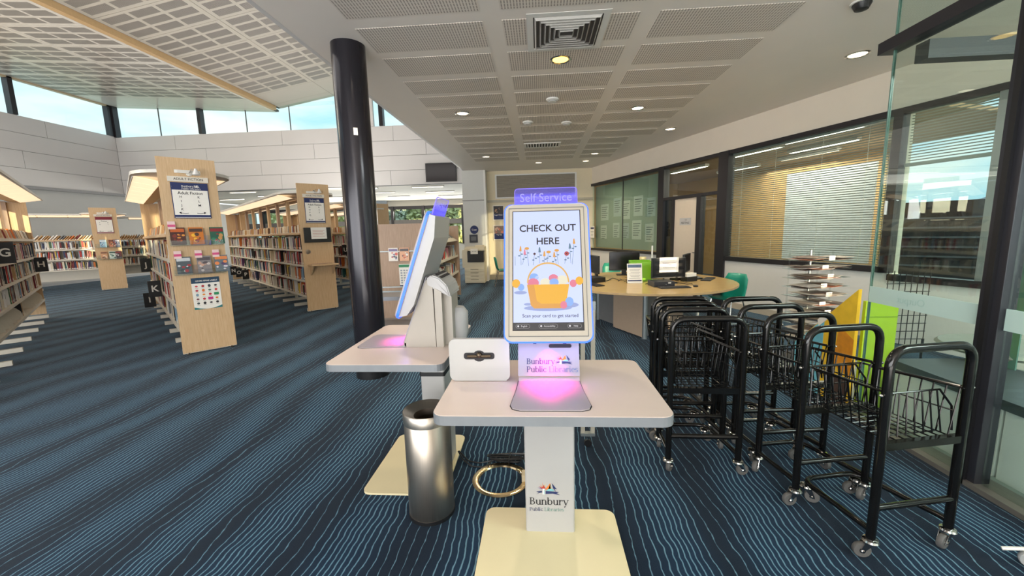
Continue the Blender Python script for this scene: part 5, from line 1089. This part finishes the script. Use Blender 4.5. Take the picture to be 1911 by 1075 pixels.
for z, lb, cols, w1 in ((1.90, 'framed poster with a dark picture over navy, upper of the two on the end wall', ((44, 36, 34), (160, 120, 90), (30, 26, 28)), 'Legal Clinic'), (1.28, 'framed poster with people over navy, lower of the two on the end wall', ((130, 110, 100), (206, 170, 150), (190, 110, 90)), 'Pop Up')):
    t = thing('framed_poster', lb, 'poster', (-1.26, 12.85, z)); bx(-.18, .18, -.025, -.001, 0, .47).obj('frame', mat('poster_frame', (226, 218, 204), 0.4), t); bx(-.155, .155, -.027, -.025, .025, .2).obj('text_panel', NAVY, t); pc = bx(-.155, .155, -.027, -.025, .2, .445).obj('picture', mat('pc_%d' % cols[0][0], cols[0], 0.5, noise=.2, nscale=12), t)
    rnd = random.Random(int(z*10)); m = MB()
    for k in range(8): m.mi = k % 2; x_, z_ = rnd.uniform(-.12, .12), rnd.uniform(.24, .40); m.poly([(x_+q[0], -.0275-.0002*k, z_+q[1]) for q in circ(0, 0, rnd.uniform(.02, .045), 9)])
    m.obj('figures', [mat('fig_%d' % c[0], c, 0.5, noise=.1) for c in cols[1:]], t); text(w1, .055, PAPER, t, (0, -.029, .165), bold=.01)
def chair(x, y, a, label):
    t = thing('plastic_chair', label, 'chair', (x, y, 0), a, 'green plastic chairs')
    prof = [(-.20, .455), (-.10, .435), (.05, .43), (.15, .45), (.195, .52), (.215, .62), (.235, .74), (.25, .82)]; hw = [.19, .215, .215, .21, .19, .195, .19, .15]
    m = MB(); vs = []
    for (y_, z_), w in zip(prof, hw): vs.append([m.v((w*u, y_+(.02*abs(u) if y_ < .1 else -.05*u*u), z_+(.02*u*u if y_ < .15 else 0))) for u in (-1, -.6, -.2, .2, .6, 1)])
    for A_, B_ in zip(vs, vs[1:]):
        for i in range(5): m.face([A_[i], A_[i+1], B_[i+1], B_[i]])
    o = m.obj('shell', TEAL, t, True); sm = o.modifiers.new('thick', 'SOLIDIFY'); sm.thickness = .014
    for s in (-1, 1):
        for yb, yt in ((-.2, -.13), (.24, .12)): MB().tube([(s*.17, yt, .432), (s*.21, yb, .0)], .010, 8).obj('leg', CHROME, t, True)
        MB().tube([(s*.17, -.13, .428), (s*.17, .12, .428)], .009, 8).obj('seat_rail', CHROME, t, True)
    return t
chair(-1.05, 11.4, math.radians(100), 'green plastic chair by the end wall left of the near kiosk screen')
chair(2.86, 6.22, math.radians(-62), 'green plastic chair at the right end of the round desk')
chair(1.55, 8.5, math.radians(0), 'green plastic chair behind the round desk by the left monitors')
chair(0.95, 8.0, math.radians(60), 'green plastic chair at the back left of the round desk behind the side-on monitor')

# ================================================================== ROUND DESK
DC = (1.60, 6.35)
t = thing('round_desk', 'large round beech computer desk on veneer wings and grey legs', 'desk', (DC[0], DC[1], 0))
m = MB(); m.slab(circ(0, 0, 1.34, 56), .70, .73); m.obj('desk_top', WOODX, t)
m = MB(); m.slab(circ(0, 0, 1.343, 56), .703, .727); m.obj('edge_band', mat('desk_edge', (186, 156, 112), 0.4), t)
for k in range(3):
    X = Matrix.Rotation(2*PI*k/3, 4, 'Z')
    m = MB(); m.xf = X; p0, p1 = Vector((-.44, -.12, 0)), Vector((-.15, -.76, 0)); d = (p1-p0).normalized(); n_ = Vector((-d.y, d.x, 0))*.012
    m.extrude([tuple(p0+n_), tuple(p1+n_), tuple(p1-n_), tuple(p0-n_)], (0, 0, .70)); m.bm.verts.ensure_lookup_table()
    for v in m.bm.verts:
        if v.co.z < .01: v.co.z = .02
    m.obj('modesty_panel', mat('desk_panel', (186, 164, 142), 0.5, noise=0.03), t)
    m = MB(); m.xf = X; q0, q1 = Vector((-.12, -.74, 0)), Vector((.24, -.25, 0)); d = (q1-q0).normalized(); n_ = Vector((-d.y, d.x, 0))*.012
    m.extrude([tuple(q0+n_)[:2]+(.02,), tuple(q1+n_)[:2]+(.02,), tuple(q1-n_)[:2]+(.02,), tuple(q0-n_)[:2]+(.02,)], (0, 0, .68)); m.obj('modesty_panel', mat('desk_panel_grey', (122, 122, 124), 0.5), t)
    m = MB(); m.xf = X; m.lathe([(.035, 0), (.035, .70)], 16, (-.13, -.76, 0)); m.lathe([(.04, 0), (.04, .02), (.035, .02)], 16, (-.13, -.76, 0)); m.obj('leg', ALU, t, True)
    m = MB(); m.xf = X; m.lathe([(.022, 0), (.022, .70)], 12, (-.85, -.25, 0)); m.obj('leg', ALU, t, True)
TOP = .73
def monitor(x, y, a, label, note=False, w=.50, h=.30, tiltdeg=0):
    t = thing('monitor', label, 'monitor', (x, y, TOP+.001), a, 'computers on the round desk')
    bx(-w/2, w/2, -.022, .012, .08, .08+h, .006).obj('casing', BLACK, t); bx(-w/2+.012, w/2-.012, -.0235, -.022, .10, .07+h).obj('screen', mat('dark_screen', (16, 16, 20), 0.15, noise=0), t)
    bx(-.12, .12, .012, .04, .14, .30, .006).obj('rear_housing', BLACK, t); bx(-.04, .04, .03, .06, .0, .2).obj('stand', BLACK, t); MB().slab(rrect(-.13, .13, -.06, .14, .03), 0, .012).obj('foot', BLACK, t)
    return t
m1 = monitor(1.88, 5.95, .10, 'black monitor with a white notice taped over its screen on the round desk')
s_ = bx(-.14, .14, -.027, -.0245, .17, .385).obj('notice', PAPER, m1); text('This computer is currently', .018, mat('note_maroon', (130, 60, 60), 0.6, noise=0), s_, (0, -.0275, .305), bold=.01); text('unavailable', .018, mat('note_maroon', (130, 60, 60), 0.6, noise=0), s_, (0, -.0275, .275), bold=.01); text('We apologise for the inconvenience', .012, JOINT, s_, (0, -.0275, .235))
monitor(1.50, 7.15, -.12, 'black monitor behind the green leaflet stand on the round desk', w=.52, h=.33)
monitor(2.42, 6.75, math.radians(60), 'black monitor turned right, nearest the office door on the round desk')
monitor(.93, 6.85, math.radians(-78), 'black monitor seen edge-on at the left of the round desk')
def keyboard(x, y, a, label):
    t = thing('keyboard', label, 'keyboard', (x, y, TOP), a); bx(-.21, .21, -.07, .07, 0, .014, .003).obj('base', BLACK, t)
    m = MB()
    for r in range(5):
        for c in range(15): m.box(-.2+.0268*c, -.177+.0268*c, -.058+.0235*r, -.039+.0235*r, .014, .019)
    stuff(m.obj('keys', DARK, t)); return t
keyboard(1.83, 5.52, .12, 'black keyboard at the front of the round desk'); keyboard(2.62, 6.35, 1.0, 'black keyboard at the right of the round desk'); keyboard(.80, 5.95, -1.2, 'black keyboard at the left of the round desk beside the near kiosk')
def pc(x, y, a, label):
    t = thing('computer', label, 'computer', (x, y, TOP), a); bx(-.145, .145, -.13, .13, .0, .075, .004).obj('case', BLACK, t); bx(-.14, .14, -.133, -.13, .008, .067).obj('front_grille', DARK, t); bx(.05, .09, -.135, -.133, .048, .062).obj('label_sticker', PAPER, t); MB().ball((.02, -.134, .035), .007, 8, 4).obj('power_button', CHROME, t)
pc(1.72, 5.74, .08, 'flat black computer box behind the front keyboard on the round desk'); pc(.84, 6.30, -1.0, 'flat black computer box at the left of the round desk'); pc(2.16, 6.45, .6, 'flat black computer box behind the noticed monitor on the round desk')
t = thing('mouse', 'black mouse right of the front keyboard on the round desk', 'mouse', (2.14, 5.58, TOP)); MB().ball((0, 0, 0.012), .035, 12, 6, .5).obj('body', BLACK, t, True); MB().tube([(0, .03, .01), (.02, .12, .008), (-.06, .22, .01)], .003, 5).obj('cord', BLACK, t)
t = thing('telephone', 'small black telephone at the right rear of the round desk', 'telephone', (2.44, 6.45, TOP), .5); m = MB(); m.extrude([(-.08, -.1, 0), (-.08, .1, 0), (-.08, .1, .06), (-.08, -.1, .02)], (.16, 0, 0)); m.obj('base', BLACK, t); MB().tube([(-.06, -.08, .05), (-.06, .08, .08)], .018, 8).obj('handset', BLACK, t, True)
t = thing('leaflet_stand', 'clear stand holding a white leaflet on the round desk front left', 'leaflet stand', (1.43, 6.05, TOP), -.04); t.rotation_euler = (0, 0, -.04)
m = MB(); m.extrude([(-.11, 0, 0), (.11, 0, 0), (.11, .06, .29), (-.11, .06, .29)], (0, .003, 0)); sh = m.obj('leaflet', PAPER, t); bx(-.115, .115, -.02, .10, 0, .004).obj('base', glassmat('acrylic_rack', (.95, .97, .97), 1.4), t)
LM = Matrix.Rotation(-math.atan2(.06, .29), 4, 'X')
def lf_bar(x0, x1, z0, z1, m_): o = bx(x0, x1, -.0015, -.0005, z0, z1).obj('print', m_, sh); o.matrix_local = LM
lf_bar(-.10, .10, .235, .28, mat('leaflet_blue', (84, 104, 132), 0.6, noise=.2)); lf_bar(-.10, .10, .03, .045, NAVY)
for k in range(7): lf_bar(-.08+.01*(k % 3), .08-.012*(k % 2), .205-.022*k, .209-.022*k, JOINT)
t = thing('brochure_box', 'lime green plastic brochure box behind the leaflet stand on the round desk', 'box', (1.58, 6.28, TOP), -.06); LIME = mat('lime_plastic', (128, 190, 36), 0.35, noise=0.02)
m = MB(); m.extrude([(-.17, -.05, 0), (-.17, .14, 0), (-.17, .14, .31), (-.17, -.0, .31)], (.02, 0, 0)); m.extrude([(.13, -.05, 0), (.13, .14, 0), (.13, .14, .31), (.13, -.0, .31)], (.02, 0, 0)); m.obj('side', LIME, t); bx(-.17, .15, .13, .145, 0, .32).obj('back', LIME, t); bx(-.17, .28, -.05, .14, 0, .012).obj('base', LIME, t); m = MB(); m.extrude([(-.15, -.05, .01), (.13, -.05, .01), (.13, .0, .30), (-.15, .0, .30)], (0, .005, 0)); m.obj('front', LIME, t)
t = thing('glue_bottle', 'pale bottle with cream cap behind the green brochure box', 'bottle', (1.66, 6.52, TOP)); MB().lathe([(0, 0), (.045, 0), (.045, .30), (.03, .32), (0, .32)], 16).obj('bottle', mat('grey_bottle', (150, 148, 130), 0.4), t, True); MB().lathe([(0, .32), (.052, .32), (.052, .36), (0, .36)], 16).obj('cap', mat('cream_cap', (228, 210, 160), 0.4), t, True)
t = thing('white_rod', 'thin white upright rod standing behind the green brochure box', 'rod', (1.77, 6.40, TOP)); MB().lathe([(.045, 0), (.045, .01), (.013, .012), (.013, .54), (0, .54)], 12).obj('rod', WHITE, t, True)
t = thing('tissue_box', 'white paper-topped small box beside the right monitor on the round desk', 'box', (2.28, 6.22, TOP), .5); bx(-.11, .11, -.06, .06, 0, .07).obj('carton', BLACK, t); bx(-.1, .1, -.05, .05, .07, .12).obj('paper', PAPER, t)
cb = MB(); rnd = random.Random(8)
for k in range(6):
    p = [(1.0+.1*k+rnd.uniform(-.1, .1), 6.2+rnd.uniform(-.1, .3), TOP+.006), (1.1+.1*k, 6.4+rnd.uniform(-.2, .2), TOP+.02), (1.2+.06*k, 6.6+rnd.uniform(-.2, .2), TOP+.006)]; cb.tube(fillet(p, .08, 4), .004, 5)
for k in range(5):
    p = [(1.55+.1*k, 5.92+rnd.uniform(-.02, .06), TOP+.006), (1.7+.09*k, 6.0+rnd.uniform(-.04, .1), TOP+.02), (1.8+.1*k, 5.88+rnd.uniform(-.05, .1), TOP+.006)]; cb.tube(fillet(p, .08, 4), .004, 5)
o = stuff(cb.obj('desk_cables', BLACK, smooth=True)); tag(o, 'tangle of black cables on the round desk between the monitors', 'cable')

# ================================================================== BROCHURE RACK AND PAINTED BOARD BY THE GLASS
t = thing('brochure_rack', 'clear acrylic brochure tower with fanned leaflets before the blinds', 'rack', (3.02, 4.66, 0), .3)
ACR = glassmat('acrylic_rack', (.95, .97, .97), 1.4)
MB().tube([(0, 0, .02), (0, 0, 1.26)], .012, 10).obj('stem', ALU, t); MB().lathe([(0, 0), (.26, 0), (.26, .02), (0, .03)], 24).obj('base', BLACK, t)
for x in (-.30, -.06, .10, .30): bx(x-.003, x+.003, -.02, .0, .10, 1.24).obj('divider', ACR, t)
rnd = random.Random(19); LC = [(206, 196, 184), (120, 96, 84), (190, 120, 90), (230, 226, 220), (96, 100, 104), (170, 150, 130)]
for k in range(10):
    z = .28+.098*k; ty = bx(-.31, .31, -.22, .06, z-.004, z).obj('tray', ACR, t); bx(-.02 if k % 2 else -.10, .06 if k % 2 else -.02, -.225, -.22, z-.002, z+.045).obj('label_card', PAPER, ty)
    for q in range(8):
        x_ = rnd.uniform(-.2, .2); l = MB(); l.xf = Matrix.Translation((x_, -.08+rnd.uniform(-.05, .05), z+.002+.004*q)) @ Matrix.Rotation(rnd.uniform(-.35, .35), 4, 'Z') @ Matrix.Rotation(rnd.uniform(-.06, .06), 4, 'Y'); l.box(-.105, .105, -.148, .10, 0, .002); l.obj('leaflet', mat('leaflet_%d' % (q % 6), LC[q % 6], 0.5), ty)
t = thing('painted_board', 'yellow and blue painted board with sloping top at the glass edge', 'board', (2.50, 3.27, 0))
sd = MB(); sd.extrude([(0, .0, .02), (0, .0, 1.03), (0, .72, .40), (0, .72, .02)], (.025, 0, 0)); sd.obj('board', mat('board_yellow', (232, 190, 40), 0.5, noise=0.12, nscale=9), t)
m = MB(); m.extrude([(-.002, .34, .02), (-.002, .34, .72), (-.002, .46, .62), (-.002, .72, .40), (-.002, .72, .02)], (.002, 0, 0)); m.obj('blue_patch', mat('board_blue', (112, 186, 206), 0.5, noise=0.15, nscale=9), t)
m = MB(); m.extrude([(-.003, .0, .3), (-.003, .0, .62), (-.003, .16, .7), (-.003, .2, .36)], (.002, 0, 0)); m.obj('orange_patch', mat('board_orange', (214, 140, 30), 0.5, noise=0.2, nscale=12), t)
m = MB(); m.extrude([(-.004, .02, .0), (-.004, .02, .28), (-.004, .22, .24), (-.004, .24, .02)], (.002, 0, 0)); m.obj('dark_patch', mat('board_dark', (70, 52, 44), 0.5, noise=0.3, nscale=30), t)
m = MB(); m.extrude([(-.006, .30, .80), (-.006, .42, .695), (-.006, .40, .64), (-.006, .29, .735)], (.012, 0, 0)); m.obj('edge_clip', PAPER, t)
bx(.025, .03, .0, .7, 0, .02).obj('foot', WOOD, t)

# ================================================================== PLACE THE BOOKS
def size_px(M_):
    p = M_ @ Vector((0, 0, .5)); u, v, z = project(p); return u, v, f_px*M_.col[2].length/max(z, .1), z
best = []
for i, c in enumerate(CAND):
    if not c[4]: continue
    u, v, s, z = size_px(c[0])
    ok = -4 < u < 1915 and v > 0
    nm = c[2]
    if nm == 'J-K bookcase': ok = ok and 236 < u < 345
    if nm == 'N-O-P bookcase': ok = ok and 418 < u < 578
    if nm == 'U bookcase': ok = ok and 590 < u < 662
    if nm == 'G-H bookcase': ok = ok and u < 100
    if nm == 'mobile bookcase': ok = ok and u > 800
    if nm in ('far bookcase', 'rear bookcase'): ok = False
    if ok: best.append((s*(1+.0*z), i))
best.sort(reverse=True)
chosen = sorted(i for _, i in best[:298])
chosen_set = set(chosen); count = {}
def ordinal(n): return '%d%s' % (n, 'th' if 10 <= n % 100 <= 20 else {1: 'st', 2: 'nd', 3: 'rd'}.get(n % 10, 'th'))
for i in sorted(chosen, key=lambda q: (CAND[q][2], CAND[q][3], CAND[q][5][0])):
    M_, cn, rn, tier, _, pos = CAND[i]; k = (rn, tier); count[k] = count.get(k, 0)+1
    dark = cn in ('cream', 'white', 'tan', 'yellow', 'pink', 'pale blue')
    o = bpy.data.objects.new('book', BOOK_ME2 if dark else BOOK_ME); COL.objects.link(o); o.matrix_world = M_
    o.material_slots[0].link = 'OBJECT'; o.material_slots[0].material = BOOKM[cn]
    where = 'sloping top' if tier == 'sloping top' else tier+' shelf'
    if rn == 'mobile bookcase': where = ('lowest', 'middle', 'top')[int(round((pos[1]-.3)/.36))]+' shelf'; k2 = (rn, where); count[k2] = count.get(k2, 0)+1; k = k2
    tag(o, '%s book, %s from the near end of the %s of the %s' % (cn, ordinal(count[k]), where, rn), 'book', 'books on the library shelves')
names = list(BOOKC); verts, faces, fm = [], [], []
for i, c in enumerate(CAND):
    if i in chosen_set: continue
    M_ = c[0]; b = len(verts); mi = names.index(c[1])
    for p in ((-.5, 0, 0), (.5, 0, 0), (.5, 1, 0), (-.5, 1, 0), (-.5, 0, 1), (.5, 0, 1), (.5, 1, 1), (-.5, 1, 1), (-.42, -.01, .07), (.42, -.01, .07), (.42, -.01, .2), (-.42, -.01, .2)): verts.append(tuple(M_ @ Vector(p)))
    for q, mm in (((0, 1, 5, 4), mi), ((1, 2, 6, 5), mi), ((3, 0, 4, 7), mi), ((2, 3, 7, 6), mi), ((4, 5, 6, 7), len(names)), ((3, 2, 1, 0), mi), ((8, 9, 10, 11), len(names)+1)): faces.append([b+j for j in q]); fm.append(mm)
me = bpy.data.meshes.new('shelved_books'); me.from_pydata(verts, [], faces); me.update()
for n in names: me.materials.append(BOOKM[n])
me.materials.append(BPAPER); me.materials.append(PAPER); me.polygons.foreach_set('material_index', fm)
o = bpy.data.objects.new('shelved_books', me); COL.objects.link(o); stuff(o); tag(o, 'remaining smaller books standing on all the library shelves', 'books')
